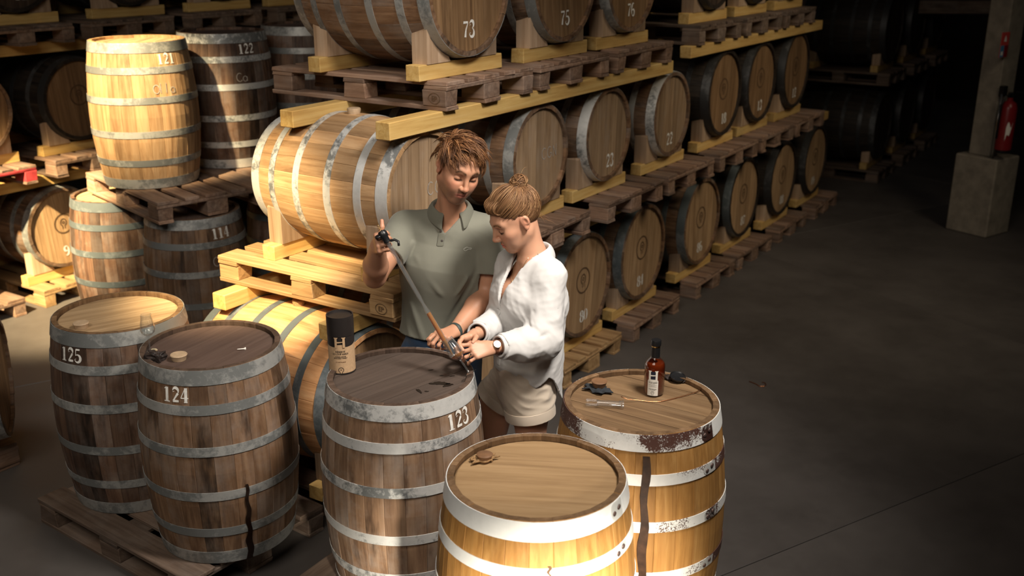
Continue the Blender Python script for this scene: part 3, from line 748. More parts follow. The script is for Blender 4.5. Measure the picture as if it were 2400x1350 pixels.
ob('foot_ring', lathe([(.066, -.022), (.070, .0), (.066, .004)], 28, name='foot_ring', mat=M['black_plastic']), ex)
ob('valve', box_mesh((.04, .035, .05), .004, 0, 'valve', (0, 0, .525)), ex, None, None, M['black_plastic'])
ob('handle', box_mesh((.13, .02, .014), .003, 0, 'handle', (.03, 0, .555)), ex, None, (0, .15, 0), M['black_plastic'])
ob('hose', tube([(0, -.02, .53), (-.07, -.05, .52), (-.098, -.05, .44), (-.092, -.03, .25), (-.086, -.02, .12)], .011, 8, 'hose'), ex, None, None, M['black_plastic'])
bm = bmesh.new(); n = 16
pts = [(-.95+.12*i, .10+.02*i+.03*math.sin(i*1.1), .23+.04*math.sin(i*.9)) for i in range(8)]
lo = [bm.verts.new((.0772*math.cos(-PI/2+a*.9+.45), .0772*math.sin(-PI/2+a*.9+.45), z0)) for a, z0, z1 in pts]; hi = [bm.verts.new((.0772*math.cos(-PI/2+a*.9+.45), .0772*math.sin(-PI/2+a*.9+.45), z1+.05*(i/7))) for i, (a, z0, z1) in enumerate(pts)]
for i in range(7): bm.faces.new((lo[i], lo[i+1], hi[i+1], hi[i]))
ob('label_patch', mesh_of(bm, 'label_patch', M['paper'], True), ex)
ob('bracket', box_mesh((.06, .10, .04), .002, 0, 'bracket', (0, .11, .36)), ex, None, None, M['steel'])

FR = '%s barrel, %s tier of the dark far rack'
for k, s in enumerate((12.9, 14.1, 15.3)):
    for ti, (z, lab) in enumerate(((0, 'bottom'), (1.16, 'middle'), (2.32, 'top'))):
        pallet(W(s, -3.0-.6, z), ROTA, 'dark pallet under the ' + FR % (ORD[k], lab), M['pallet_dark'])
        rack_barrel(FR, lab, k, s, -3.1, z+.144, 1.0, .40, .45, 'stave_black', 'hoop_zinc' if (k, ti) == (0, 2) else 'hoop_dark', 'head_dark', 'large dim barrel, %s from the near end, %s tier of the dark far rack' % (ORD[k], lab), pine='pine')
tr = ob('trim_1', box_mesh((9, .14, .16), .004, 0, 'trim_1'), None, at(2250, 16, 13.5), (0, 0, math.radians(-4)), M['pallet_dark']); struct(tr)
def small_glow(label, x, y, Y, r, e):  # small glowing dot: serves one lamp and two reflected glints
    t = thing('glow_dot', label, 'lamp', at(x, y, Y))
    ob('glow_ball', lathe([(r*.2, -r), (r*.9, -r*.5), (r, 0), (r*.9, r*.5), (r*.2, r)], 16, True, True, name='glow_ball', mat=emis('dot_glow_'+str(x), (1, .95, .85), e)), t)
    ob('glow_backing', box_mesh((r*2.6, r*1.2, r*2.6), .003, 0, 'glow_backing', (0, r*1.5, 0)), t, None, None, M['black_plastic'])
small_glow('tiny white lamp glowing high in the dark background', 2150, 18, 18.6, .028, 9)
small_glow('left of the two tiny glowing glints low in the dark background', 2070, 165, 18.6, .022, 6)  # emissive dot standing in for a reflected glint, not a lamp
small_glow('right of the two tiny glowing glints low in the dark background', 2103, 170, 18.6, .018, 6)  # second reflected glint, likewise made by an added glowing dot

# ------------------------------------------------------------------ things on the lids
def L_(x, y): return on_lid(x, y)
STOP = [(.026, 0), (.030, .016), (.033, .021), (.031, .024)]
def stopper(label, x, y, mat='cork', r=1.0, dz=0, tilt=(0, 0, 0)):
    t = ob('barrel_stopper', lathe([(a*r, z*r) for a, z in STOP], 32, True, True, name='barrel_stopper', mat=M[mat]), None, L_(x, y)+Vector((0, 0, dz)), tilt)
    return tag(t, label, 'stopper')
stopper('pale round stopper lying on the sunlit lid of barrel 125', 191, 768, r=1.12)
stopper('pale round stopper lying on the dark lid of barrel 124', 420, 843, r=1.12)
def cloth(label, x, y, rx, ry, hgt, mat, name='cloth', seed=1, rot=0, nu=26, spikes=5, cat='cloth'):
    rnd = random.Random(seed); bm = bmesh.new(); ph = [rnd.uniform(0, 6) for _ in range(8)]
    rows = []
    for i in range(9):
        f = i/8; ring = []
        for k in range(nu):
            a = 2*PI*k/nu
            R = (1+.20*math.sin(spikes*a+ph[0])+.14*math.sin((spikes+3)*a+ph[1])+.10*math.sin(2*a+ph[2]))*f
            zz = hgt*(max(0, 1-f**2.2)) * (.72+.28*math.sin(3*a+ph[3]+2*f)) + .004*f*(1+math.sin(7*a+ph[4])) + .0015
            if f > .55: zz += .010*max(0, math.sin(spikes*a+ph[5]))*(f-.4)
            X, Y = rx*R*math.cos(a), ry*R*math.sin(a)
            ring.append(bm.verts.new((X*math.cos(rot)-Y*math.sin(rot), X*math.sin(rot)+Y*math.cos(rot), zz+rnd.uniform(-.0015, .0015)*(f > 0))) if i or k == 0 else ring[0])
        rows.append(ring)
    for k in range(nu):
        bm.faces.new((rows[0][0], rows[1][k], rows[1][(k+1) % nu]))
        for i in range(1, 8): bm.faces.new((rows[i][k], rows[i+1][k], rows[i+1][(k+1) % nu], rows[i][(k+1) % nu]))
    bmesh.ops.recalc_face_normals(bm, faces=bm.faces)
    o = ob(name, mesh_of(bm, name, M[mat], True), None, L_(x, y))
    sd = o.modifiers.new('thick', 'SOLIDIFY'); sd.thickness = .003; sd.offset = 1
    return tag(o, label, cat)
cloth('crumpled dark cloth under the copper-brown stopper, right barrel', 1400, 916, .055, .038, .012, 'dark_cloth', seed=3, rot=-.5)
stopper('copper-brown round stopper on the dark cloth, right barrel', 1404, 912, 'cork_brown', 1.0, .014)
t = thing('wrapped_stopper', 'brown stopper wrapped in torn sacking on the nearest lid', 'stopper', L_(1136, 1080))
ob('stopper_core', lathe([(.020, 0), (.027, .018), (.029, .026), (.024, .029)], 28, True, True, name='stopper_core', mat=M['cork_brown']), t)
c_ = cloth('x', 1136, 1080, .050, .024, .016, 'burlap', 'sacking', 5, .35, 34, 6); del c_['label']; del c_['category']; c_.location = (-.004, 0, 0); c_.parent = t
t = thing('wrapped_stopper', 'dark stopper with black cloth behind the bottle', 'stopper', L_(1586, 893))
ob('stopper_core', lathe([(.022, .004), (.030, .018), (.033, .026), (.029, .022), (.010, .020)], 28, True, True, name='stopper_core', mat=M['black_plastic']), t, (0, 0, 0), (.25, .1, 0))
c_ = cloth('x', 1580, 890, .046, .026, .014, 'charred', 'black_cloth', 8, -.6, 30, 4); del c_['label']; del c_['category']; c_.location = (-.006, .004, 0); c_.parent = t
t = ob('charred_wood', None or mesh_of(blot(None, 0, 0, .001, .001, 0), 'tmp'), None)
bpy.data.objects.remove(t)
# charred block by the empty glass
bm = bmesh.new(); bmesh.ops.create_icosphere(bm, subdivisions=3, radius=1)
rn = random.Random(4)
for v in bm.verts:
    p = v.co; k = .85+.18*math.sin(5*p.x+1)*math.sin(4*p.y+2)+.12*rn.uniform(-1, 1)
    q = Vector((max(-.75, min(.75, p.x)), max(-.7, min(.7, p.y)), max(-.6, min(.6, p.z))))
    v.co = Vector((q.x*.044*k/.8, q.y*.030*k/.75, q.z*.024*k/.6+.0195))
o = ob('charred_wood', mesh_of(bm, 'charred_wood', M['charred']), None, L_(364, 846), (0, 0, -.15)); tag(o, 'lump of charred black wood beside the empty glass, barrel 124', 'wood')
o = ob('golf_tee', lathe([(.001, 0), (.0022, .006), (.003, .030), (.0065, .036), (.0065, .038)], 14, True, True, name='golf_tee', mat=M['paper']), None, L_(556, 822)+Vector((0, 0, .007)), (0, math.radians(97), .5)); tag(o, 'tiny white peg lying on the dark lid of barrel 124', 'peg')

def glass(label, loc, mat4, liquid=False, hgt=.172, name='tasting_glass'):
    """tulip tasting glass, foot at the origin, axis z"""
    t = thing(name, label, 'glass'); t.matrix_world = Matrix.Translation(loc) @ mat4
    H = hgt
    outer = [(.0, .0), (.031, .0), (.032, .0012), (.020, .004), (.007, .009), (.0042, .018), (.0040, .062), (.006, .071), (.018, .077), (.029, .090), (.0325, .104), (.030, .126), (.0250, .150), (.0240, H)]
    inner = [(.0228, H), (.0237, .150), (.0287, .126), (.0311, .104), (.0276, .091), (.016, .080), (.0, .0765)]
    ob('glass_body', lathe(outer+inner, 48, name='glass_body', mat=M['glass']), t)
    if liquid:
        ob('whisky', lathe([(0, .0768), (.0159, .0802), (.0274, .0912), (.0290, .0965), (0, .0965)], 40, name='whisky', mat=M['whisky']), t)
    return t
glass('empty tulip tasting glass standing on barrel 124', L_(352, 822), Matrix.Rotation(.3, 4, 'Z'))

# ------------------------------------------------------------------ lettering
def text_mesh(body, size, fmap, mat, name='lettering', bold=0.0, width=None):
    cu = bpy.data.curves.new(name, 'FONT'); cu.body = body; cu.size = size; cu.align_x = 'CENTER'; cu.offset = bold; cu.resolution_u = 2
    o = bpy.data.objects.new(name, cu); C.objects.link(o)
    bpy.context.view_layer.update()
    dg = bpy.context.evaluated_depsgraph_get(); me = bpy.data.meshes.new_from_object(o.evaluated_get(dg))
    bpy.data.objects.remove(o); bpy.data.curves.remove(cu)
    xs = [v.co.x for v in me.vertices]; k = 1.0
    if width and xs: k = width/(max(xs)-min(xs))
    bm = bmesh.new(); bm.from_mesh(me); bpy.data.meshes.remove(me)
    bmesh.ops.triangulate(bm, faces=bm.faces)
    for v in bm.verts: v.co = fmap(v.co.x*k, v.co.y)
    return mesh_of(bm, name, M[mat])
def poly_mesh(polys, fmap, mat, name, cut=.006):
    bm = bmesh.new()
    for poly in polys:
        f = bm.faces.new([bm.verts.new((x, y, 0)) for x, y in poly])
    bmesh.ops.triangulate(bm, faces=bm.faces)
    for _ in range(3):
        es = [e for e in bm.edges if e.calc_length() > cut]
        if es: bmesh.ops.subdivide_edges(bm, edges=es, cuts=1); bmesh.ops.triangulate(bm, faces=bm.faces)
    for v in bm.verts: v.co = fmap(v.co.x, v.co.y)
    return mesh_of(bm, name, M[mat])
# slab-serif H with an arrow-shaped bar; unit height
def Hpolys(w, h):
    X = lambda v: v*w; Y = lambda v: v*h
    L = [(-.5, 1), (-.16, 1), (-.16, .95), (-.24, .88), (-.24, .10), (-.24, 0), (-.44, 0), (-.44, .88), (-.5, .95)]
    R = [(-x, y) for x, y in L[::-1]]
    bar = [(-.25, .50), (-.25, .60), (.25, .60), (.25, .50), (.06, .50), (-.08, .44), (-.25, .44)]
    return [[(X(x), Y(y)) for x, y in p] for p in (L, R)] + [[(X(x), Y(y)) for x, y in [(-.25, .46), (.25, .52), (.25, .60), (-.25, .60)]]]
def ring_polys(cx, cy, r0, r1, n=28, a0=0, a1=360):
    out = []
    for i in range(n):
        a = math.radians(a0+(a1-a0)*i/n); b = math.radians(a0+(a1-a0)*(i+1)/n)
        out.append([(cx+r0*math.cos(a), cy+r0*math.sin(a)), (cx+r1*math.cos(a), cy+r1*math.sin(a)), (cx+r1*math.cos(b), cy+r1*math.sin(b)), (cx+r0*math.cos(b), cy+r0*math.sin(b))])
    return out
def badge(cx, cy, r):
    p = ring_polys(cx, cy, r*.80, r, 28, -60, 240)
    p += [[(cx-r*.48, cy-r*.85), (cx-r*.30, cy-r*.85), (cx-r*.30, cy-r*1.8), (cx-r*.48, cy-r*1.8)], [(cx+r*.30, cy-r*.85), (cx+r*.48, cy-r*.85), (cx+r*.48, cy-r*1.8), (cx+r*.30, cy-r*1.8)]]
    p += [[(cx-r*.3, cy+r*.18), (cx, cy-r*.32), (cx+r*.3, cy+r*.18), (cx+.1*r, cy+r*.22), (cx, cy+.1*r), (cx-.1*r, cy+r*.22)]]
    return p
# gift tube
tb = thing('gift_tube', 'black and kraft cardboard bottle tube on barrel 123', 'tube', L_(803, 866))
TR, THH = .0555, .252
ob('kraft_body', lathe([(TR-.001, .004), (TR, .005), (TR, .134)], 64, name='kraft_body', mat=M['kraft']), tb)
ob('base_rim', lathe([(TR-.003, 0), (TR+.0012, 0), (TR+.0012, .006), (TR-.001, .006)], 64, True, name='base_rim', mat=M['tube_black']), tb)
ob('black_sleeve', lathe([(TR, .134), (TR+.0002, .205), (TR+.0002, .134)], 64, name='black_sleeve', mat=M['tube_black']), tb)
ob('tube_lid', lathe([(TR+.0003, .168), (TR+.0012, .168), (TR+.0012, THH-.002), (TR+.001, THH), (TR-.004, THH), (TR-.005, THH-.006), (0, THH-.006)], 64, name='tube_lid', mat=M['tube_black']), tb)
ta = -PI/2+math.atan2(-tb.location.x, tb.location.y)*-1 + .25
def tmap(off, rad=TR):
    def f(x, y):
        a = ta+x/rad; return ((rad+off)*math.cos(a), (rad+off)*math.sin(a), y)
    return f
# the black print sags below the sleeve on both sides of the letter
sag = [[(-.030+i*.0, .0)] for i in range(0)]
pol = []
for sgn in (-1, 1):
    pts = [(sgn*.0155, .1345), (sgn*.0155, .124), (sgn*.030, .1225), (sgn*.05, .124), (sgn*.085, .132), (sgn*.085, .1345)]
    pol.append(pts if sgn < 0 else pts[::-1])
ob('black_print', poly_mesh(pol, tmap(.0004), 'tube_black', 'black_print'), tb)
ob('letter_h', poly_mesh([[(x, y+.121) for x, y in p] for p in Hpolys(.047, .046)], tmap(.0030, TR), 'kraft', 'letter_h'), tb)
for body, y, sz, wd in (('RÉSERVE', .099, .0115, .040), ('DU LOUP HARDI', .0885, .0115, .066), ('ASSEMBLAGE DE', .0785, .0062, .046), ('SINGLE MALT WHISKY', .0715, .0068, .058), ('LA DISTILLERIE', .055, .0048, .042)):
    ob('lettering', text_mesh(body, sz, (lambda yy: (lambda x, y_: tmap(.0006)(x, y_+yy)))(y), 'ink' if sz > .005 else 'cork_brown', bold=.0002, width=wd), tb)
ob('badge_mark', poly_mesh(badge(0, .0215, .0115), tmap(.0006), 'ink', 'badge_mark'), tb)

# bottle
bt = thing('whisky_bottle', 'glass bottle of amber whisky with H label on the right barrel', 'bottle', L_(1532, 922))
KB = 1.0
outer = [(0, .003), (.026, .0), (.034, .001), (.0395, .006), (.0408, .014), (.0412, .060), (.0415, .118), (.0405, .130), (.036, .141), (.028, .150), (.0200, .158), (.0165, .166), (.0160, .205)]
inner = [(.0115, .205), (.0118, .168), (.0165, .158), (.025, .149), (.033, .140), (.0388, .130), (.0402, .118), (.0400, .012), (.036, .006), (0, .007)]
ob('bottle_glass', lathe(outer+inner, 64, name='bottle_glass', mat=M['glass_bottle']), bt)
ob('whisky', lathe([(0, .0075), (.0357, .0065), (.0397, .0125), (.0400, .118), (.0386, .1295), (.0350, .1370), (0, .1370)], 56, name='whisky', mat=M['whisky_deep']), bt)
ob('neck_sleeve', lathe([(.0163, .160), (.0176, .160), (.0172, .205), (.0163, .206)], 40, closed=True, name='neck_sleeve', mat=M['black_plastic']), bt)
ob('neck_ring', lathe([(.0150, .2035), (.0180, .2035), (.0180, .2085), (.0150, .2085)], 40, closed=True, name='neck_ring', mat=M['brass']), bt)
ob('stopper_cap', lathe([(.0150, .2085), (.0200, .2095), (.0205, .212), (.0205, .229), (.0190, .2325), (0, .233)], 40, True, name='stopper_cap', mat=M['black_plastic']), bt)
ba = -PI/2+math.atan2(bt.location.x, bt.location.y)*-1 - .12
def bmap(off):
    def f(x, y):
        R = .0416; a = ba+x/R; return ((R+off)*math.cos(a), (R+off)*math.sin(a), y)
    return f
ob('paper_label', poly_mesh([[(-.0215, .008), (.0215, .008), (.0215, .071), (-.0215, .071)], [(-.0215, .071), (.0215, .071), (.0165, .078), (-.0165, .078)]], bmap(.0006), 'paper', 'paper_label'), bt)
ob('navy_panel', poly_mesh([[(-.0175, .066), (.0175, .066), (.0175, .112), (-.0175, .112)]], bmap(.0003), 'ink_navy', 'navy_panel'), bt)
ob('letter_h', poly_mesh([[(x, y+.071) for x, y in p] for p in Hpolys(.040, .044)], bmap(.0009), 'paper', 'letter_h'), bt)
for body, y, sz, wd in (('LOUP HARDI', .0625, .0075, .034), ('WHISKY', .0585, .003, .018), ('SINGLE MALT', .0530, .0036, .032), ('FRANÇAIS', .0495, .003, .014), ('DISTILLERIE', .0460, .0032, .030), ('PORTEFOLIO', .0345, .006, .030), ('TOURBÉ', .031, .0028, .018)):
    ob('lettering', text_mesh(body, sz, (lambda yy: (lambda x, y_: bmap(.0011)(x, y_+yy)))(y), 'ink', bold=.00012 if sz > .005 else 0, width=wd), bt)
ob('badge_mark', poly_mesh(badge(0, .0215, .0062), bmap(.0011), 'ink', 'badge_mark'), bt)

# glass beaker piece lying on the right barrel, and the copper wire
ga, gb = L_(1372, 952)+Vector((0, 0, .0175)), L_(1462, 957)+Vector((0, 0, .0175))
gd = (gb-ga).normalized(); gl = (gb-ga).length
va = thing('glass_holder', 'short clear glass cylinder with loops lying on the right barrel', 'glassware'); va.matrix_world = Matrix.Translation(ga) @ basis(gd, (0, 0, 1))
ob('glass_cylinder', lathe([(.0115, .045), (.0115, gl-.016), (.0145, gl-.010), (.016, gl), (.0146, gl), (.0131, gl-.009), (.0103, gl-.016), (.0103, .045)], 36, closed=True, name='glass_cylinder', mat=M['glass_tube']), va)
for a in (0, PI/2, PI, 3*PI/2):
    ca, sa = math.cos(a+.6), math.sin(a+.6)
    pts = [(.011*ca, .011*sa, .052), (.014*ca, .014*sa, .035), (.015*ca, .015*sa, .012), (.0145*ca, .0145*sa, .004), (.011*ca, .011*sa, .002), (.008*ca, .008*sa, .008), (.009*ca, .009*sa, .030), (.010*ca, .010*sa, .048)]
    ob('glass_loop', tube(pts, 0.0022, 8, 'glass_loop', M['glass_tube']), va)
for zz in (.50, .62): pass
ob('collar_ring', lathe([(.0125+.0022*math.cos(k*PI/4), gl-.017+.0022*math.sin(k*PI/4)) for k in range(8)], 32, closed=True, name='collar_ring', mat=M['glass_tube']), va)
wire = [L_(x, y)+Vector((0, 0, .003+dz)) for x, y, dz in ((1455, 942, .02), (1470, 943, .010), (1495, 941, .003), (1520, 943, .0), (1545, 943, .0), (1570, 938, .0), (1600, 930, .0), (1630, 922, .002), (1650, 914, .006))]
o = ob('copper_wire', tube(wire, .0016, 8, 'copper_wire', M['copper'])); tag(o, 'thin copper wire running across the lid in front of the bottle', 'wire')
def fl_pt(x, y, z):
    u, v = (x-1200)/2400, -(y-675)/2400
    d = Vector((u, math.cos(PITCH)+v*math.sin(PITCH), -math.sin(PITCH)+v*math.cos(PITCH))); return Vector((0, 0, CAMH))+d*((z-CAMH)/d.z)
o = ob('copper_wire', tube([fl_pt(x, y, .004) for x, y in ((1756, 894), (1762, 896), (1772, 900), (1780, 905), (1790, 906), (1795, 902), (1793, 897), (1786, 896))], .003, 8, 'copper_wire', M['copper'])); tag(o, 'bent scrap of copper wire lying on the dark floor', 'wire')

# round stamps burnt into the corner blocks of the two nearest rack pallets
for key in ('first barrel, middle tier of the long rack', 'first barrel, top tier of the long rack'):
    for o_ in [q for q in C.objects if q.get('category') == 'pallet' and key in q['label']]:
        fm = lambda x, y: Vector((.5275+x, -.4075, .061+y))
        bm = bmesh.new()
        for q in ribbons([[(x, y, .0035) for x, y in arc(0, 0, .034, .026, 0, 360, 36)]]):
            vs = [bm.verts.new(fm(*p)) for p in q]; bm.faces.new(vs)
        bmesh.ops.remove_doubles(bm, verts=bm.verts, dist=1e-5)
        ob('stamp_ring', mesh_of(bm, 'stamp_ring', M['burnt_mark']), o_)
        ob('stamp_letters', text_mesh('EP', .034, lambda x, y: fm(x, y-.012), 'burnt_mark', bold=.0006), o_)
# ------------------------------------------------------------------ people: blended distance fields turned into meshes
def nv(a): a = np.asarray(a, float); return a/np.linalg.norm(a)
def V3(p): return np.array([p[0], p[1], p[2]], float)
class Field:
    def __init__(s, lo, hi, res):
        s.lo = np.asarray(lo, float); s.res = res
        n = np.ceil((np.asarray(hi)-s.lo)/res).astype(int)+1
        s.ax = [(s.lo[i]+res*np.arange(n[i])).astype(np.float32) for i in range(3)]
        s.D = np.full(n, .5, np.float32)
    def sub(s, lo, hi):
        sl = []
        for i in range(3):
            a = int(np.searchsorted(s.ax[i], lo[i])); b = int(np.searchsorted(s.ax[i], hi[i]))
            if b <= a: return None
            sl.append(slice(a, b))
        g = (s.ax[0][sl[0]][:, None, None], s.ax[1][sl[1]][None, :, None], s.ax[2][sl[2]][None, None, :])
        return tuple(sl), g
    def mix(s, sl, d, k, op):
        A = s.D[sl]
        if op == 'cut': A, d = -A, d
        if k > 0:
            h = np.maximum(k-np.abs(A-d), 0)/k; r = np.minimum(A, d)-h*h*k*.25
        else: r = np.minimum(A, d)
        s.D[sl] = -r if op == 'cut' else r
    def rc(s, a, b, r1, r2, k=.02, flat=None, op='add', cap=None):
        a = np.asarray(a, float); b = np.asarray(b, float); m = max(r1, r2)+k+3*s.res+.01
        q = s.sub(np.minimum(a, b)-m, np.maximum(a, b)+m)
        if q is None: return
        sl, (x, y, z) = q
        px, py, pz = x-a[0], y-a[1], z-a[2]; ab = b-a
        if flat is not None:
            n, f = flat; n = nv(n); t = (px*n[0]+py*n[1]+pz*n[2])*(f-1); px, py, pz = px+n[0]*t, py+n[1]*t, pz+n[2]*t
            ab = ab+n*(ab@n)*(f-1)
        L = ab@ab
        h = np.clip((px*ab[0]+py*ab[1]+pz*ab[2])/max(L, 1e-9), 0, 1)
        d = np.sqrt((px-h*ab[0])**2+(py-h*ab[1])**2+(pz-h*ab[2])**2)-(r1+(r2-r1)*h)
        if flat is not None: d = d/flat[1]
        if cap is not None:
            d = np.maximum(d, (x-cap[0][0])*cap[1][0]+(y-cap[0][1])*cap[1][1]+(z-cap[0][2])*cap[1][2])
        s.mix(sl, d.astype(np.float32), k, op)
    def el(s, c, r, k=.02, axes=None, op='add'):
        c = np.asarray(c, float); m = max(r)+k+3*s.res+.005
        q = s.sub(c-m, c+m)
        if q is None: return
        sl, (x, y, z) = q
        p = (x-c[0], y-c[1], z-c[2])
        if axes is not None: p = [p[0]*A[0]+p[1]*A[1]+p[2]*A[2] for A in axes]
        k0 = np.sqrt((p[0]/r[0])**2+(p[1]/r[1])**2+(p[2]/r[2])**2); k1 = np.sqrt((p[0]/r[0]**2)**2+(p[1]/r[1]**2)**2+(p[2]/r[2]**2)**2)
        d = k0*(k0-1)/np.maximum(k1, 1e-6)
        s.mix(sl, d.astype(np.float32), k, op)
    def plane(s, p, n, k=0.0, lo=None, hi=None):
        """cut away the side n points to"""
        n = nv(n); q = s.sub(s.lo-1 if lo is None else lo, np.array([a[-1] for a in s.ax])+1 if hi is None else hi)
        if q is None: return
        sl, (x, y, z) = q
        d = (x-p[0])*n[0]+(y-p[1])*n[1]+(z-p[2])*n[2]
        s.mix(sl, (-d).astype(np.float32)+np.zeros_like(s.D[sl]), k, 'cut')
    def cutfn(s, fn, k=0.0):
        g = (s.ax[0][:, None, None], s.ax[1][None, :, None], s.ax[2][None, None, :])
        d = fn(*g).astype(np.float32)+np.zeros_like(s.D); s.mix((slice(None),)*3, d, k, 'cut')
    def cutbox(s, lo, hi):
        c = (np.asarray(lo)+hi)/2; h = (np.asarray(hi)-lo)/2
        s.cutfn(lambda x, y, z: np.maximum(np.maximum(np.abs(x-c[0])-h[0], np.abs(y-c[1])-h[1]), np.abs(z-c[2])-h[2]))
    def disp(s, fn, band=.03):
        idx = np.nonzero(np.abs(s.D) < band)
        x, y, z = (s.ax[i][idx[i]] for i in range(3)); v = fn(x, y, z).astype(np.float32)
        s.base = s.D.copy(); s.dent = np.zeros_like(s.D); s.dent[idx] = np.maximum(0, -v); s.D[idx] -= v
    def shell(s, t): s.D = np.maximum(s.D, -(s.base+t+s.dent*1.4))
    def mesh(s):
        D = s.D; S = D < 0
        n = D.shape
        c = np.zeros((n[0]-1, n[1]-1, n[2]-1), np.int8)
        for i in (0, 1):
            for j in (0, 1):
                for k in (0, 1): c += S[i:n[0]-1+i, j:n[1]-1+j, k:n[2]-1+k]
        act = np.nonzero((c > 0) & (c < 8)); m = len(act[0])
        acc = np.zeros((m, 3)); cnt = np.zeros(m)
        cor = [(i, j, k) for i in (0, 1) for j in (0, 1) for k in (0, 1)]
        val = {q: D[act[0]+q[0], act[1]+q[1], act[2]+q[2]] for q in cor}
        for q in cor:
            for ax_ in range(3):
                if q[ax_] == 0:
                    r = list(q); r[ax_] = 1; r = tuple(r); a, b = val[q], val[r]; msk = (a < 0) != (b < 0)
                    t = np.where(msk, a/np.where(a-b == 0, 1, a-b), 0)
                    p = np.array(q, float)[None, :].repeat(m, 0); p[:, ax_] += t
                    acc[msk] += p[msk]; cnt += msk
        vid = np.full(c.shape, -1, np.int32); vid[act] = np.arange(m)
        verts = (np.stack(act, 1)+acc/np.maximum(cnt, 1)[:, None])*s.res+s.lo
        quads = []
        for ax_ in range(3):
            o1, o2 = (ax_+1) % 3, (ax_+2) % 3
            sl0 = [slice(None)]*3; sl1 = [slice(None)]*3; sl0[ax_] = slice(0, n[ax_]-1); sl1[ax_] = slice(1, n[ax_])
            A, B = S[tuple(sl0)], S[tuple(sl1)]
            e = np.nonzero(A != B); e = np.stack(e, 1)
            ok = (e[:, o1] > 0) & (e[:, o2] > 0) & (e[:, o1] < n[o1]-1) & (e[:, o2] < n[o2]-1); e = e[ok]
            ids = []
            for d1, d2 in ((-1, -1), (0, -1), (0, 0), (-1, 0)):
                f = e.copy(); f[:, o1] += d1; f[:, o2] += d2; ids.append(vid[f[:, 0], f[:, 1], f[:, 2]])
            qd = np.stack(ids, 1); ins = S[e[:, 0], e[:, 1], e[:, 2]]
            qd[~ins] = qd[~ins][:, ::-1]; quads.append(qd)
        quads = np.concatenate(quads); quads = quads[(quads >= 0).all(1)]
        return verts, quads
def join(parts):
    vs, qs, n = [], [], 0
    for v, q in parts: vs.append(v); qs.append(q+n); n += len(v)
    return np.concatenate(vs), np.concatenate(qs)
def np_mesh(name, v, q, mat=None, col=None):
    me = bpy.data.meshes.new(name); me.vertices.add(len(v)); me.vertices.foreach_set('co', v.astype(np.float32).ravel())
    k = q.shape[1]
    me.loops.add(len(q)*k); me.loops.foreach_set('vertex_index', q.astype(np.int32).ravel())
    me.polygons.add(len(q)); me.polygons.foreach_set('loop_start', np.arange(0, len(q)*k, k, dtype=np.int32))
    me.polygons.foreach_set('use_smooth', np.ones(len(q), bool))
    me.update(calc_edges=True)
    if col is not None:
        a = me.color_attributes.new('col', 'FLOAT_COLOR', 'POINT'); a.data.foreach_set('color', np.concatenate([col, np.ones((len(v), 1))], 1).astype(np.float32).ravel())
    if mat: me.materials.append(mat)
    return me
def attr_mat(name, rough=.5, sss=0.0, spec=.4, bump=.15, scale=300, sheen=0):
    m, nt, b = newmat(name)
    at = N(nt, 'ShaderNodeAttribute'); at.attribute_name = 'col'
    tc = N(nt, 'ShaderNodeTexCoord'); n1 = noise(nt, tc.outputs['Object'], scale, 4, .6)
    nt.links.new(mixc(nt, mathn(nt, 'MULTIPLY', n1, .18), at.outputs['Color'], (.30, .12, .07)) if sss else at.outputs['Color'], b.inputs['Base Color'])
    b.inputs['Roughness'].default_value = rough; b.inputs['Specular IOR Level'].default_value = spec
    if sss:
        b.inputs['Subsurface Weight'].default_value = sss; b.inputs['Subsurface Radius'].default_value = (1, .35, .18); b.inputs['Subsurface Scale'].default_value = .008
    if bump:
        bp = N(nt, 'ShaderNodeBump'); bp.inputs['Strength'].default_value = bump; bp.inputs['Distance'].default_value = .0012
        nt.links.new(n1, bp.inputs['Height']); nt.links.new(bp.outputs[0], b.inputs['Normal'])
    return m
M['skin'] = attr_mat('skin', .48, .12, .4, .12, 420)
M['hair'] = attr_mat('hair', .5, 0, .3, 0)
def cloth_mat(name, col, dark=.75, weave=900, rough=.85, sheen=.15, trans=0.0):
    m, nt, b = newmat(name)
    tc = N(nt, 'ShaderNodeTexCoord'); n1 = noise(nt, tc.outputs['Object'], weave, 2, .5); n2 = noise(nt, tc.outputs['Object'], 7, 4, .6)
    c = ramp(nt, n2, [(.3, tuple(x*dark for x in col)), (.65, col)])
    c = mixc(nt, mathn(nt, 'MULTIPLY', n1, .25), c, tuple(x*.6 for x in col))
    nt.links.new(c, b.inputs['Base Color']); b.inputs['Roughness'].default_value = rough; b.inputs['Specular IOR Level'].default_value = .2
    b.inputs['Sheen Weight'].default_value = sheen
    bp = N(nt, 'ShaderNodeBump'); bp.inputs['Strength'].default_value = .12; bp.inputs['Distance'].default_value = .001
    nt.links.new(n1, bp.inputs['Height']); nt.links.new(bp.outputs[0], b.inputs['Normal'])
    return m
M['polo'] = cloth_mat('polo', (.205, .205, .165), .9, 700)
M['polo_trim'] = cloth_mat('polo_trim', (.165, .165, .13), .92, 700)
M['denim'] = cloth_mat('denim', (.055, .105, .20), .55, 500)
M['linen'] = cloth_mat('linen', (.62, .61, .60), .95, 500, .8, .1)
M['shorts'] = cloth_mat('shorts', (.60, .51, .41), .9, 800)
M['shoe'] = plain('shoe', (.06, .05, .045), .6)
M['bracelet'] = plain('bracelet', (.045, .06, .055), .55)
M['watch_face'] = plain('watch_face', (.86, .85, .82), .25, var=.02, bump=0)
M['strap'] = plain('strap', (.22, .085, .045), .6)
M['white_thread'] = plain('white_thread', (.66, .68, .62), .8, bump=0)

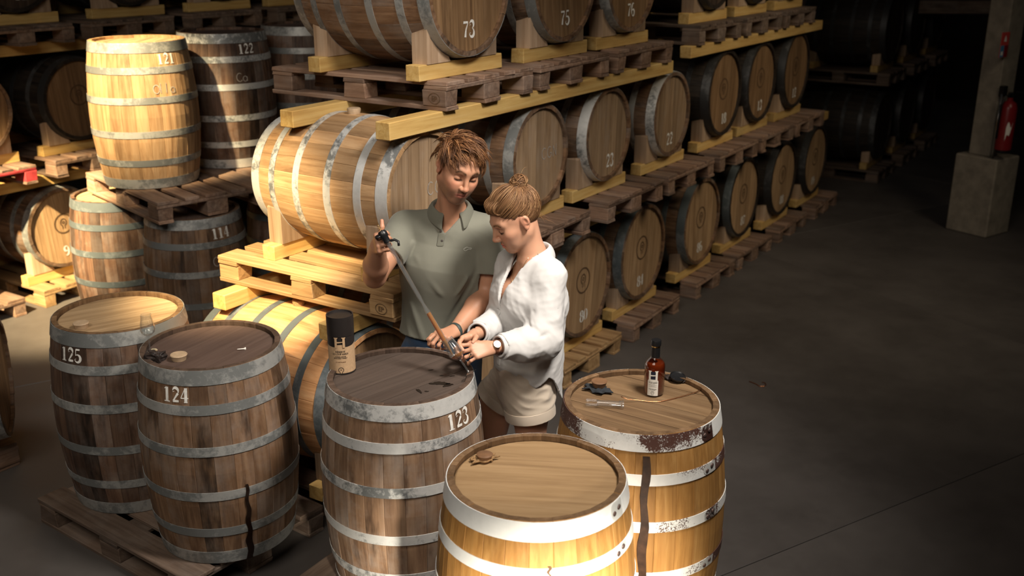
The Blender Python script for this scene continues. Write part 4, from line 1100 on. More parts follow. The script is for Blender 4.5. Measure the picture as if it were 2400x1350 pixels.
def frame(F, U):
    F = nv(F); U = np.asarray(U, float); U = nv(U-F*(U@F)); S = np.cross(F, U)      # S: the person's left is -S? checked below
    return F, U, S
def head(f, c, F, U, s, female=False):
    """c: centre between the ears; local x to the person's right, y forward, z up; returns local-coordinate function"""
    F, U, R = frame(F, U); ax = (R, F, U)
    def T(x, y, z): return c+s*(R*x+F*y+U*z)
    def rc(a, b, r1, r2, k=.012, op='add', flat=None): f.rc(T(*a), T(*b), r1*s, r2*s, k*s, flat, op)
    def el(a, r, k=.012, op='add'): f.el(T(*a), [q*s for q in r], k*s, ax, op)
    el((0, -.014, .038), (.0745, .096, .084), .01)
    el((0, .022, .000), ((.0625 if not female else .064), .072, .080), .03)                               # face block
    el((0, .030, -.050), (.053 if not female else .049, .056, .060), .03)
    jw = .047 if not female else .046
    for sx_ in (-1, 1):
        rc((sx_*jw, -.002, -.058), (sx_*.020, .066, -.098), .017, .015, .03)   # jaw
        el((sx_*.043, .058, -.020), (.022, .024, .020), .03)                   # cheekbone
        el((sx_*.029, .068, -.050), (.020, .020, .026), .03)
        rc((sx_*.012, .084, .030), (sx_*.044, .068, .028), .0115 if not female else .008, .010, .018)   # brow ridge
    el((0, .070, -.100), (.024 if not female else .019, .020, .018), .022)      # chin
    el((0, .072, -.070), (.026, .022, .022), .02)                              # mouth mound
    for sx_ in (-1, 1):
        el((sx_*.032, .096, .004), (.019, .015, .013), .016, 'cut')            # eye socket
        el((sx_*.032, .071, .003), (.0165, .0165, .0125), .004)                # closed lid over the eyeball
    rc((0, .086, .022), (0, .112, -.026), .0078, .0088, .012)                  # nose
    el((0, .112, -.031), (.0112, .0108, .0095), .008)
    for sx_ in (-1, 1):
        el((sx_*.0125, .102, -.034), (.0075, .011, .0078), .007)
        el((sx_*.007, .107, -.043), (.004, .006, .003), .003, 'cut')
    # lips
    for sx_ in (-1, 1):
        rc((0, .0945, -.0605), (sx_*.0255, .0810, -.0648), .0055, .0035, .006)
        rc((0, .0925, -.0735), (sx_*.0235, .0810, -.0685), .0068, .0035, .006)
    for sx_ in (-1, 1): rc((0, .1005, -.0668), (sx_*.028, .0865, -.0668), .0018, .0015, .003, 'cut')
    # ears
    for sx_ in (-1, 1):
        el((sx_*.0755, -.010, .002), (.008, .019, .031), .006)
        el((sx_*.0825, -.014, .006), (.008, .012, .020), .004)
        el((sx_*.0905, -.007, .005), (.0075, .009, .016), .004, 'cut')
        el((sx_*.0785, -.004, -.024), (.006, .009, .010), .006)
    # lathe of neck added by the caller
    def loc(p): q = (p-c)/s; return q@R, q@F, q@U
    return T, loc, (R, F, U)
def face_colour(loc, v, base, female, lip, brow, stubble):
    x, y, z = loc(v); col = np.repeat(np.array(base)[None, :], len(v), 0); ax_ = np.abs(x)
    def blend(w, c): 
        w = np.clip(w, 0, 1)[:, None]; return col*(1-w)+np.array(c)*w
    inh = (z > -.135) & (z < .14) & (ax_ < .1) & (y > -.12) & (y < .14)
    g = lambda a, b, c_, sa, sb, sc: np.exp(-((ax_-a)/sa)**2-((y-b)/sb)**2-((z-c_)/sc)**2)
    col = blend(.45*g(.045, .07, -.025, .022, .04, .02), (.62, .22, .14))
    col = blend(.40*g(0, .117, -.03, .014, .02, .014), (.64, .24, .15))
    col = blend(.5*g(.080, -.01, .0, .012, .03, .035), (.62, .22, .14))
    if stubble:
        w = np.clip((-.038-z)/.02, 0, 1)*np.clip((y+.01)/.03, 0, 1)*np.clip((z+.15)/.03, 0, 1)
        col = blend(.62*w*inh, stubble)
        col = blend(.55*g(0, .1, -.052, .024, .02, .007), stubble)
    zc = -.0665
    w = np.clip(1-np.abs(z-zc)/.0115, 0, 1)**.6*np.clip(1-(ax_/.027)**2, 0, 1)*(y > .074)
    col = blend(np.clip(1.4*w, 0, .92), lip)
    w = np.exp(-((z-zc-.0006*0)/.0016)**2)*(ax_ < .028)*(y > .074); col = blend(.8*w, (.20, .05, .04))
    # brows, lashes, lid shadow colour
    zb = .0285+.006*np.sin(np.clip((ax_-.012)/.04, 0, 1)*PI)
    w = np.exp(-((z-zb)/.0055)**2)*np.clip((ax_-.010)/.005, 0, 1)*np.clip((.050-ax_)/.008, 0, 1)*(y > .05); col = blend((.95 if not female else .75)*w, brow)
    zl = -.0045+.0035*((ax_-.032)/.016)**2
    w = np.exp(-((z-zl)/.0027)**2)*np.clip((.018-np.abs(ax_-.032))/.003, 0, 1)*(y > .06); col = blend(.92*w, (.035, .018, .012))
    w = np.exp(-((z-.011)/.0040)**2)*np.clip((.019-np.abs(ax_-.032))/.006, 0, 1)*(y > .06); col = blend(.5*w, (.20, .085, .055))
    return col
FING = [(.027, .088, (.042, .026, .021), .0098), (.005, .092, (.046, .029, .022), .0100), (-.017, .087, (.042, .027, .021), .0095), (-.036, .077, (.033, .020, .019), .0082)]
def hand(f, w_, d, n, s, right, curls, spread=(.06, 0, -.06, -.14), thumb=((.8, .45, -.2), (.5, .8, -.3), (.3, .9, -.4)), tl=(.044, .033, .027), wrist_r=.027):
    """w_: wrist; d: along the hand; n: out of the back of the hand; curls per finger in degrees; returns key points"""
    d = nv(d); n = np.asarray(n, float); n = nv(n-d*(n@d)); x = np.cross(n, d) if right else np.cross(d, n)
    T = lambda a, b, c: w_+s*(x*a+d*b+n*c)
    k = .008*s; pts = {}
    f.rc(T(0, -.03, 0), T(0, .012, 0), wrist_r*s, .024*s, .012*s, (n, 1.35))
    for i, (kx, ky, L, r) in enumerate(FING):
        f.rc(T(kx*.55, .008, 0), T(kx, ky, .002), .0150*s, .0118*s, .014*s)
        p = T(kx, ky, .001); ang = 0; ch = [p]
        sp = spread[i]; dd = nv(d*math.cos(sp)+x*math.sin(sp))
        for j in range(3):
            ang += math.radians(curls[i][j]); v = dd*math.cos(ang)-n*math.sin(ang); q = p+v*L[j]*s
            f.rc(p, q, (r-.0006*j)*s, (r-.0006*(j+1)-.0004)*s, .0045*s); p = q; ch.append(p)
        pts[i] = ch
    f.el(T(.010, .045, -.008), [.030*s, .040*s, .014*s], .012*s, (x, d, n))
    p = T(.020, .018, -.006); ch = [p]
    for j, t in enumerate(thumb):
        v = nv(x*t[0]+d*t[1]+n*t[2]); q = p+v*tl[j]*s
        f.rc(p, q, (.0150, .0108, .0098)[j]*s, (.0112, .0100, .0078)[j]*s, (.016, .006, .005)[j]*s); p = q; ch.append(p)
    pts['thumb'] = ch
    f.rc(T(.008, .02, -.006), T(.026, .072, -.004), .013*s, .011*s, .012*s)
    return pts, x, d, n
def ring_obj(name, c, axis, r, t, mat, parent, w_=None):
    me = lathe([(r+t*math.cos(a)*.5, (w_ or t)*math.sin(a)*.5) for a in [k*PI/4 for k in range(8)]], 32, closed=True, name=name, mat=M[mat])
    o = ob(name, me, parent); ax_ = Vector(axis); o.matrix_world = Matrix.Translation(Vector(c)) @ basis(ax_, (.3, .5, .8)); return o
def strip_obj(name, rows, mat, parent, thick=.003):
    """grid of points -> sheet with thickness"""
    bm = bmesh.new(); vs = [[bm.verts.new(tuple(p)) for p in r] for r in rows]
    for a, b in zip(vs[:-1], vs[1:]):
        for k in range(len(a)-1): bm.faces.new((a[k], a[k+1], b[k+1], b[k]))
    bmesh.ops.recalc_face_normals(bm, faces=bm.faces)
    o = ob(name, mesh_of(bm, name, M[mat], True), parent)
    sd = o.modifiers.new('thick', 'SOLIDIFY'); sd.thickness = thick; sd.offset = 0
    ss = o.modifiers.new('sub', 'SUBSURF'); ss.levels = 1; ss.render_levels = 1
    return o
def tufts(curves, rng):
    """curves: list of (points (n,3), width, colour) -> tapered four-sided strands"""
    VS, QS, CS = [], [], []; base = 0
    for pts, wd, colr in curves:
        n = len(pts); tan = np.gradient(pts, axis=0); tan /= np.linalg.norm(tan, axis=1)[:, None]+1e-9
        ref = nv(rng.normal(size=3)); a = np.cross(tan, ref); a /= np.linalg.norm(a, axis=1)[:, None]+1e-9; b = np.cross(tan, a)
        t = np.linspace(0, 1, n); wv__ = wd*(.55+.45*np.sin(PI*np.clip(t*1.1, 0, 1)))*(1-t**3*.92)
        for sgn_a, sgn_b in ((1, 0), (0, 1), (-1, 0), (0, -1)):
            VS.append(pts+a*(sgn_a*wv__*.5)[:, None]+b*(sgn_b*wv__*.3)[:, None])
        idx = base+np.arange(4*n).reshape(4, n)
        for k in range(4):
            k2 = (k+1) % 4; QS.append(np.stack([idx[k, :-1], idx[k, 1:], idx[k2, 1:], idx[k2, :-1]], 1))
        CS.append(np.repeat(np.array(colr)[None, :], 4*n, 0)); base += 4*n
    return np.concatenate(VS), np.concatenate(QS), np.concatenate(CS)
def sines(seed, n, lo, hi, aniso=(1, 1, 1)):
    r = np.random.RandomState(seed); K = r.normal(size=(n, 3))*np.array(aniso); K /= np.linalg.norm(K, axis=1)[:, None]; K *= r.uniform(lo, hi, n)[:, None]; ph = r.uniform(0, 6.28, n)
    def fn(x, y, z):
        o = 0
        wx = x+.02*np.sin(9*z+3*y); wz = z+.02*np.sin(11*x+5*y)
        for k, p in zip(K, ph): o = o+np.sin(k[0]*wx+k[1]*y+k[2]*wz+p)
        return o/np.sqrt(n)
    return fn
def ridges(seed, n, lo, hi, aniso=(1, 1, 1)):
    r = np.random.RandomState(seed); K = r.normal(size=(n, 3))*np.array(aniso); K /= np.linalg.norm(K, axis=1)[:, None]; K *= r.uniform(lo, hi, n)[:, None]; ph = r.uniform(0, 6.28, n)
    def fn(x, y, z):
        o = 0
        wx = x+.025*np.sin(14*z+5*y)+.008*np.sin(41*z); wz = z+.03*np.sin(13*x+6*y)+.010*np.sin(37*x+9*y); wy = y+.02*np.sin(12*z+7*x)
        for k, p in zip(K, ph): o = o+(.65-np.abs(np.sin(.5*(k[0]*wx+k[1]*wy+k[2]*wz+p)))*(.7+.3*np.sin(.21*(k[0]*wz-k[2]*wx)+p)))
        return o/np.sqrt(n)
    return fn
def fold(a, b, wd, amp):
    """one soft crease running from a to b"""
    a = V3(a); b = V3(b); ab = b-a; L = ab@ab
    def fn(x, y, z):
        h = np.clip(((x-a[0])*ab[0]+(y-a[1])*ab[1]+(z-a[2])*ab[2])/L, 0, 1)
        d = np.sqrt((x-a[0]-h*ab[0])**2+(y-a[1]-h*ab[1])**2+(z-a[2]-h*ab[2])**2)
        return amp*np.exp(-(d/wd)**2)*np.sin(PI*(.08+.84*h))
    return fn
rng = np.random.RandomState(11)
def pv(x, y, Y): return V3(P(x, y, Y))
# ================================================================= the man
mF, mU = np.array([.36, -.83, -.35]), np.array([.24, .0, 1.0])
mh = pv(1074, 394, 4.47); ms = 1.13
m_neck = pv(1056, 491, 4.59)
m_shR, m_shL = pv(951, 535, 4.62), pv(1150, 545, 4.58)
m_elR = pv(878, 648, 4.36)
m_grip = pv(903, 563, 4.075)
m_chest, m_pel = pv(1050, 615, 4.60), pv(1034, 815, 4.64)
mfw = nv([.14, -1, 0])
# right fist round the pipette head
rh_d, rh_n = nv([.14, -.86, .46]), nv([-.93, -.22, -.12])
HS = 1.02
m_wrR = m_grip-rh_d*.092*HS+rh_n*.030
m_wrL = pv(1066, 776, 4.30); lh_d = nv(pv(1003, 797, 4.17)-m_wrL); lh_n = nv([-.25, -.55, .80])
m_elL = pv(1142, 688, 4.54)

def man_trunk(f, T):
    f.rc(m_pel, m_chest, .150, .165, .05, (mfw, 1.5)); f.rc(m_chest, m_neck-np.array([0, 0, .10]), .165, .10, .06, (mfw, 1.35))
    f.rc(m_neck+np.array([0, .01, .0]), m_neck-np.array([0, -.0, .10]), .063, .085, .03)
    for a in (m_shR, m_shL): f.rc(m_neck-np.array([0, -.02, .06]), a, .07, .062, .04)
    f.rc(T(0, -.030, -.055), m_neck, .058, .062, .03)
    for sx_ in (-1, 1): f.rc(T(sx_*.045, -.012, -.055), m_neck+np.array([sx_*-.012, -.055, -.03]), .016, .016, .03)
vz0 = pv(1040, 553, 4.45)[2]; zcut = vz0-.03
MLO = np.array([mh[0]-.18, mh[1]-.18, zcut-.02]); MHI = mh+[.18, .21, .17]
hd = Field(MLO, MHI, .0025)
T, mloc, (mR_, mF_, mU_) = head(hd, mh, mF, mU, ms)
man_trunk(hd, T)
hd.plane([0, 0, zcut-.002], [0, 0, -1])
vh, qh = hd.mesh()
bd = Field([-.80, 3.95, .0], [.16, 5.0, 1.66], .0058)
man_trunk(bd, T)
bd.rc(m_shR, m_elR, .060, .049, .03); bd.rc(m_elR, m_elR*.62+m_wrR*.38, .050, .0535, .02); bd.rc(m_elR*.62+m_wrR*.38, m_wrR, .0535, .033, .02)
bd.rc(m_shL, m_elL, .060, .049, .03); bd.rc(m_elL, m_elL*.65+m_wrL*.35, .049, .051, .02); bd.rc(m_elL*.65+m_wrL*.35, m_wrL, .051, .032, .02)
for sx_, fx in ((-.095, -.13), (.095, .12)):
    hip = m_pel+np.array([sx_, 0, -.02]); kn = np.array([m_pel[0]+fx*.9, 4.60, .52]); an = np.array([m_pel[0]+fx, 4.68, .10])
    bd.rc(hip, kn, .088, .062, .04); bd.rc(kn, an, .060, .042, .02); bd.rc(an, an+np.array([.02, -.15, -.06]), .042, .034, .02)
bd.cutbox([MLO[0]+.008, MLO[1]-.2, zcut+.002], [MHI[0]-.008, MHI[1]-.008, 3])
bd.plane(m_wrR-rh_d*.012, rh_d, 0, m_wrR-.10, m_wrR+.16); bd.plane(m_wrL-lh_d*.012, lh_d, 0, m_wrL-.09, m_wrL+.12)
vb, qb = bd.mesh()
f1 = Field(m_wrR-[.15, .22, .15], m_wrR+[.17, .14, .22], .0019)
f1.rc(m_elR*.35+m_wrR*.65, m_wrR, .043, .033, .02)
ptsR, xR, dR, nR = hand(f1, m_wrR, rh_d, rh_n, HS, True, [(78, 88, 50), (80, 86, 55), (82, 86, 60), (84, 84, 60)], (.03, 0, -.02, -.04), ((.55, .75, -.45), (.88, .35, -.30), (.97, .05, -.15)), (.036, .028, .026))
f1.plane(m_wrR-rh_d*.030, -rh_d)
v1, q1 = f1.mesh()
f2 = Field(m_wrL-[.18, .20, .15], m_wrL+[.12, .12, .12], .0019)
f2.rc(m_elL*.35+m_wrL*.65, m_wrL, .042, .032, .02)
ptsL, xL, dL, nL = hand(f2, m_wrL, lh_d, lh_n, HS, False, [(34, 62, 40), (46, 66, 40), (52, 66, 42), (56, 62, 40)], (.10, .02, -.05, -.10), ((.75, .6, -.35), (.35, .85, -.45), (.0, .9, -.5)))
f2.plane(m_wrL-lh_d*.030, -lh_d)
v2, q2 = f2.mesh()
V_, Q_ = join([(vh, qh), (vb, qb), (v1, q1), (v2, q2)])
SK_M = (.50, .255, .155)
colr = face_colour(mloc, V_, SK_M, False, (.56, .20, .15), (.10, .046, .020), (.17, .095, .058))
for pts in (ptsR, ptsL):
    for kx in pts.values():
        dist = np.linalg.norm(V_-kx[-1], axis=1); w_ = np.clip(1-dist/.022, 0, 1)[:, None]*.45; colr = colr*(1-w_)+np.array((.62, .24, .16))*w_
man = ob('person', np_mesh('person_body', V_, Q_, M['skin'], colr))
tag(man, 'man in olive polo shirt holding a glass pipette, looking down beside the woman', 'person')

# hair
def surf_dir(f, o, d, off=.0):
    d = nv(d)
    for t in np.arange(.185, -.05, -.0015):
        p = o+d*t; g = (p-f.lo)/f.res; i = g.astype(int)
        if (i < 0).any() or (i >= np.array(f.D.shape)-1).any(): continue
        if f.D[tuple(np.round(g).astype(int))] < 0: return p+d*off
    return o+d*.10
def brows(T, F, U, fld, s_, colb, colr_, dens, wd):
    out = []
    for sg in (-1, 1):
        for k in range(dens):
            a = rng.uniform(0, 1); x0 = sg*(.012+.036*a); z0 = .0275+.0065*math.sin(PI*min(1, a*1.05))+rng.uniform(-.0028, .0028)*(1-.5*a)
            d = nv([sg*1.0, 0, .75*(1-a)-.35*a]); L = rng.uniform(.006, .011); pts = []
            for i in range(4):
                q = np.array([x0, 0, z0])+d*L*i/3; pts.append(surf_dir(fld, T(*q), F, .0004+.0008*math.sin(PI*i/3)))
            out.append((np.array(pts), wd, np.array(colb)*rng.uniform(.7, 1.5)))
        for k in range(22):
            a = k/21; x0 = sg*(.017+.030*a); z0 = -.0045+.0035*((abs(x0)-.032)/.016)**2
            p = surf_dir(fld, T(x0, 0, z0), F, .0003); pts = [p+nv(F)*(.0045*i/3*s_)-nv(U)*(.004*i/3*s_)+np.cross(nv(F), nv(U))*(sg*.002*(a-.3)*i/3) for i in range(4)]
            out.append((np.array(pts), .0011, np.array(colr_)))
    return out
def scalp(c, ax_, s_, line, E, C0, off, res, bunpos=None, back=.060):
    f = Field(c-[.17, .17, .14], c+[.17, .17, .20], res)
    T_ = lambda a: c+s_*(ax_[0]*a[0]+ax_[1]*a[1]+ax_[2]*a[2])
    f.el(T_(C0), [(q+off)*s_ for q in E], .01, ax_)
    f.el(T_((0, -.062, -.002)), [.056*s_*back/.06, .038*s_, back*s_], .03*s_, ax_)
    def cut(x, y, z):
        px, py, pz = (x-c[0])/s_, (y-c[1])/s_, (z-c[2])/s_
        l = [px*A[0]+py*A[1]+pz*A[2] for A in ax_]
        zh = np.interp(l[1].ravel(), line[0], line[1]).reshape(l[1].shape)+.004*np.sin(l[0]*160)+.003*np.sin(l[1]*210+1)
        return (l[2]-zh)*s_
    f.cutfn(cut, .004)
    if bunpos is not None: f.el(T_(bunpos), [.034*s_, .036*s_, .026*s_], .02, ax_)
    return f.mesh()
LM = ([-.12, -.06, -.028, -.010, .000, .014, .024, .05, .072, .10], [-.068, -.058, -.022, .020, .018, -.018, .030, .058, .082, .10])
EM, CM = np.array([.0745, .096, .084]), np.array([0, -.014, .038])
vhc, qhc = scalp(mh, (mR_, mF_, mU_), ms, LM, EM, CM, .006, .003)
cv = []
crown = np.array([.012, -.060, .125])
nt_ = 0
while nt_ < 270:
    u = rng.normal(size=3); u /= np.linalg.norm(u); p0 = CM+u*(EM+.004)
    if p0[2] < np.interp(p0[1], *LM)+.002: continue
    nt_ += 1
    nrm = nv(u/EM); t = p0-crown; t = nv(t-nrm*(t@nrm)+1e-6); top = p0[2] > .055
    front = np.clip((p0[1]-.02)/.05, 0, 1)
    if top: t = t*.6+np.array([-.75, .15+.35*front, 0])+rng.normal(size=3)*.28
    else: t = t*.7+np.array([0, -.45, -.55])+rng.normal(size=3)*.22
    t = nv(t-nrm*(t@nrm))
    L0 = rng.uniform(.060, .105) if top else rng.uniform(.028, .055)
    if p0[1] > .035 and top: L0 *= .62
    if p0[1] > .0 and p0[2] < .04: L0 = rng.uniform(.012, .028)
    g0 = rng.uniform(0, 1)**1.3; bend = rng.normal(size=3)*.10; lift = (.80+.35*front if top else .38)+rng.normal()*.12
    for m_ in range(9):
        jit = rng.normal(size=3)*.0085; jit -= nrm*(jit@nrm); p = p0+jit
        if p[2] < np.interp(p[1], *LM): continue
        n = 8; q = p.copy(); pts = []; dr = nv(nrm*lift+t+rng.normal(size=3)*.05); L = L0*rng.uniform(.85, 1.08); tip = -jit*.85/(n-1)
        for i in range(n):
            pts.append(q.copy()); q = q+dr*L/(n-1)+tip
            e = (q-CM)/(EM+.006); r = np.linalg.norm(e)
            if r < 1: q = CM+e/r*(EM+.006)
            dr = nv(dr+t*.13-nrm*(.17 if top else .10)-np.array([0, 0, .10])+bend*(1 if i > 2 else 0)+rng.normal(size=3)*.02)
        g = np.clip(g0+rng.normal()*.15, 0, 1); c_ = np.array((.085, .036, .016))*(1-g)+np.array((.27, .122, .050))*g
        if rng.uniform() < .07: c_ = np.array((.40, .21, .095))
        cv.append((np.array([T(*a) for a in pts]), rng.uniform(.0020, .0046), c_))
# locks falling over the forehead
for k in range(30):
    x0 = rng.uniform(-.060, .012); p = np.array([x0, .060+rng.uniform(-.02, .006)-abs(x0)*.25, .098+rng.uniform(-.010, .012)]); pts = []
    dr = nv(np.array([-.45+rng.normal()*.25, .65, .45])); q = p.copy(); L = rng.uniform(.040, .065) if x0 < -.012 else rng.uniform(.025, .04)
    for i in range(8): pts.append(q.copy()); q = q+dr*L/7; dr = nv(dr+np.array([-.08, -.06, -.34])+rng.normal(size=3)*.05)
    cv.append((np.array([T(*a) for a in pts]), rng.uniform(.002, .0045), np.array((.13, .058, .025))*rng.uniform(.8, 2.2)))
cv += brows(T, mF_, mU_, hd, ms, (.085, .040, .018), (.02, .012, .008), 70, .0016)
vt, qt, ct = tufts(cv, rng)
vv, qq = join([(vhc, qhc), (vt, qt)]); cc = np.concatenate([np.repeat(np.array([[.085, .037, .016]]), len(vhc), 0), ct])
ob('hair', np_mesh('hair', vv, qq, M['hair'], cc), man)

# polo shirt
pf = Field([-.62, 4.22, .78], [.20, 4.98, 1.68], .0048)
pf.rc(m_pel, m_chest, .196, .206, .05, (mfw, 1.50)); pf.rc(m_chest, m_neck-np.array([0, -.01, .15]), .206, .150, .06, (mfw, 1.42))
pf.rc(m_pel-np.array([0, 0, .10]), m_pel, .205, .196, .04, (mfw, 1.5))
for a in (m_shR, m_shL): pf.rc(m_neck-np.array([0, -.015, .098]), a, .086, .082, .05)
up_R = nv(m_elR-m_shR); up_L = nv(m_elL-m_shL)
cR = m_shR*.40+m_elR*.60; cL = m_shL*.36+m_elL*.64
for a, b, c_, u_ in ((m_shR, m_elR, cR, up_R), (m_shL, m_elL, cL, up_L)): pf.rc(a, b, .080, .080, .014, None, 'add', (c_, u_))
pf.rc(m_neck-np.array([0, 0, .08]), m_neck-np.array([0, -.004, .02]), .092, .080, .03)
fs = [fold(m_shR+[.06, -.14, -.10], m_chest+[-.02, -.15, -.12], .012, .010), fold(m_shR+[.05, -.12, -.02], m_shR+[-.02, -.10, -.16], .010, .012), fold(m_shR+[.02, -.12, -.06], m_shR+[-.05, -.10, -.17], .009, .010),
      fold(m_shL+[-.05, -.13, -.10], m_chest+[.02, -.15, -.16], .012, .012), fold(m_shL+[-.06, -.13, -.16], m_chest+[.05, -.15, -.20], .010, .011), fold(m_chest+[.17, -.10, -.05], m_pel+[.05, -.14, .10], .014, .013), fold(m_chest+[.19, -.06, -.16], m_pel+[.10, -.13, .02], .013, .012), fold(m_chest+[.15, -.12, .02], m_pel+[.01, -.15, .12], .012, -.010),
      fold(m_chest+[-.17, -.09, -.18], m_pel+[-.06, -.14, .06], .014, .010), fold(m_chest+[-.19, -.05, -.28], m_pel+[-.10, -.13, -.02], .013, .010), fold(m_chest+[.02, -.15, -.2], m_pel+[.06, -.13, -.04], .016, .010)]
sn = ridges(3, 6, 26, 70, (1, .6, .5))
pf.disp(lambda x, y, z: sum(f_(x, y, z) for f_ in fs)+.0030*sn(x, y, z), .03)
pf.shell(.0125)
for c_, u_ in ((cR, up_R), (cL, up_L)): pf.rc(c_-u_*.02, c_+u_*.05, .066, .066, 0, None, 'cut')
hemz = pv(960, 795, 4.50)[2]
pf.cutfn(lambda x, y, z: z-(hemz+.010*np.sin(9*x+1)+.02*(x-m_pel[0])))
nkt = m_neck+np.array([0, 0, .012])
# neck opening and the open placket
pf.cutfn(lambda x, y, z: np.maximum(np.sqrt((x-m_neck[0])**2+(y-m_neck[1]+.005)**2)-.076, -(z-(m_neck[2]-.075))))
cx = pv(1041, 553, 4.45)[0]; vH = m_neck[2]-vz0
def vcut(x, y, z):
    h = np.clip((z-vz0)/vH, 0, 1.3); wv2 = .062*h**.9
    return np.maximum(np.maximum(np.abs(x-cx-(m_neck[0]-cx)*h)-wv2, y-m_neck[1]+.02), vz0-z)
pf.cutfn(vcut)
vp, qp = pf.mesh()
ob('polo_shirt', np_mesh('polo_shirt', vp, qp, M['polo']), man)
def surf_y(f, x, z, y0, y1, off=.0):
    """front surface of a field at (x, z), searching from y0 to y1"""
    fx = (x-f.lo[0])/f.res; fz = (z-f.lo[2])/f.res; i = int(fx); k = int(fz); ax_, az = fx-i, fz-k
    col_ = f.D[i, :, k]*(1-ax_)*(1-az)+f.D[i+1, :, k]*ax_*(1-az)+f.D[i, :, k+1]*(1-ax_)*az+f.D[i+1, :, k+1]*ax_*az
    js = np.nonzero((col_ < 0) & (f.ax[1] > y0) & (f.ax[1] < y1))[0]
    if not len(js): return y1-off
    j = js[0]; a, b = col_[j-1], col_[j]
    return float(f.ax[1][j-1]+f.res*a/(a-b))-off
# collar: stand and fold-down leaf
def collar(name, c, fdir, r_in, h_back, h_front, leaf, open_deg, mat, parent, pointy=.03, tilt=0.0, flat=1.0, drop=.035):
    rows = [[], [], [], []]; n = 30; a0 = math.atan2(fdir[1], fdir[0])
    for i in range(n+1):
        th = -1+2*i/n; a = a0+math.radians(open_deg)*np.sign(1) + (2*PI-2*math.radians(open_deg))*i/n
        fr = abs(th)**2.5                      # 1 at the open front ends
        h = h_back*(1-fr)+h_front*fr
        e = np.array([math.cos(a), math.sin(a), 0]); lf = leaf*(1+.15*fr)
        base = c+e*(r_in+.004)*1.0
        top = c+e*(r_in+.002)+np.array([0, 0, h])
        mid = c+e*(r_in+.014)+np.array([0, 0, h-.004])
        pt = e*0
        if abs(th) > .86: pt = nv([fdir[0], fdir[1], 0])*pointy*((abs(th)-.86)/.14)
        low = c+e*(r_in+.034)+pt+np.array([0, 0, h-lf])
        low2 = (mid*.45+low*.55)+e*.006
        for rr, p_ in zip(rows, (base+np.array([0, 0, -drop*fr*.0]), top, mid, low2)): rr.append(p_)
        rows[3][-1] = low2
        if len(rows) < 5: rows.append([])
        rows[4].append(low)
    return strip_obj(name, rows, mat, parent, .004)
collar('collar', m_neck+np.array([.0, -.004, .004]), mfw, .076, .040, -.012, .056, 26, 'polo_trim', man, .012)
for k, (bx, bz) in enumerate(((1036, 612), (1040, 640))):
    pass
for zz, nm in ((vz0-.030, 0), (vz0+.012, 1)):
    xx = cx+.0-(.012 if nm == 0 else .018); yy = surf_y(pf, xx, zz, 4.2, 4.7, .002)
    ob('button', lathe([(0, .0), (.0055, .0), (.0058, .0015), (.004, .0025), (0, .0022)], 16, name='button', mat=M['shoe']), man).matrix_world = Matrix.Translation((xx, yy, zz)) @ basis((0, -1, .1), (1, 0, 0))
# placket band under the opening
rows = []
for i in range(7):
    zz = vz0+.004-.060*i/6; xs = [cx-.012+dx-.010*i/6 for dx in (-.017, 0, .017)]; rows.append([(x_, surf_y(pf, x_, zz, 4.2, 4.7, .0015), zz) for x_ in xs])
strip_obj('placket', rows, 'polo_trim', man, .002)
# small white embroidered crocodile outline on the chest
mk = []
for x_, y_ in ((0, .006), (.004, .0095), (.009, .010), (.013, .007), (.018, .006), (.023, .0055), (.0265, .002), (.022, .0025), (.024, -.001), (.017, .001), (.010, .000), (.006, -.003), (.001, -.004), (-.004, -.001), (-.005, .004), (-.001, .007), (.003, .0065)):
    xx = P(1088, 592, 4.4).x+x_*1.15; zz = P(1088, 592, 4.44).z+y_*1.15; mk.append((xx, surf_y(pf, xx, zz, 4.2, 4.75, .0012), zz))
ob('emblem', tube(mk, .0011, 6, 'emblem', M['white_thread']), man)
# jeans
jf = Field([-.62, 4.30, .05], [.12, 4.95, 1.06], .0065)
jf.rc(m_pel+np.array([0, 0, .13]), m_pel-np.array([0, 0, .06]), .172, .178, .04, (mfw, 1.45))
for sx_, fx in ((-.095, -.13), (.095, .12)):
    hip = m_pel+np.array([sx_, 0, -.05]); kn = np.array([m_pel[0]+fx*.9, 4.60, .52]); an = np.array([m_pel[0]+fx, 4.68, .11])
    jf.rc(hip, kn, .104, .080, .04); jf.rc(kn, an, .080, .066, .03)
jf.plane(m_pel+np.array([0, 0, .115]), [0, 0, 1])
sj = sines(8, 6, 20, 60); jf.disp(lambda x, y, z: .003*sj(x, y, z*1.4), .02)
vj, qj = jf.mesh(); ob('jeans', np_mesh('jeans', vj, qj, M['denim']), man)
for fx in (-.13, .12):
    s_ = Field([m_pel[0]+fx-.08, 4.42, -.002], [m_pel[0]+fx+.10, 4.80, .14], .006); an = np.array([m_pel[0]+fx, 4.68, .07])
    s_.rc(an, an+np.array([.02, -.17, -.03]), .058, .044, .03); s_.rc(an+np.array([0, .03, -.02]), an, .055, .058, .02); s_.plane([0, 0, .004], [0, 0, -1])
    va_, qa_ = s_.mesh(); ob('shoe', np_mesh('shoe', va_, qa_, M['shoe']), man)
ring_obj('bracelet', m_wrL-lh_d*.004, lh_d, .0345, .009, 'bracelet', man, .020)
pr = np.array(ptsL[2][0])*.45+np.array(ptsL[2][1])*.55
ring_obj('wedding_ring', pr, np.array(ptsL[2][1])-np.array(ptsL[2][0]), .0104, .0022, 'gold', man, .004)

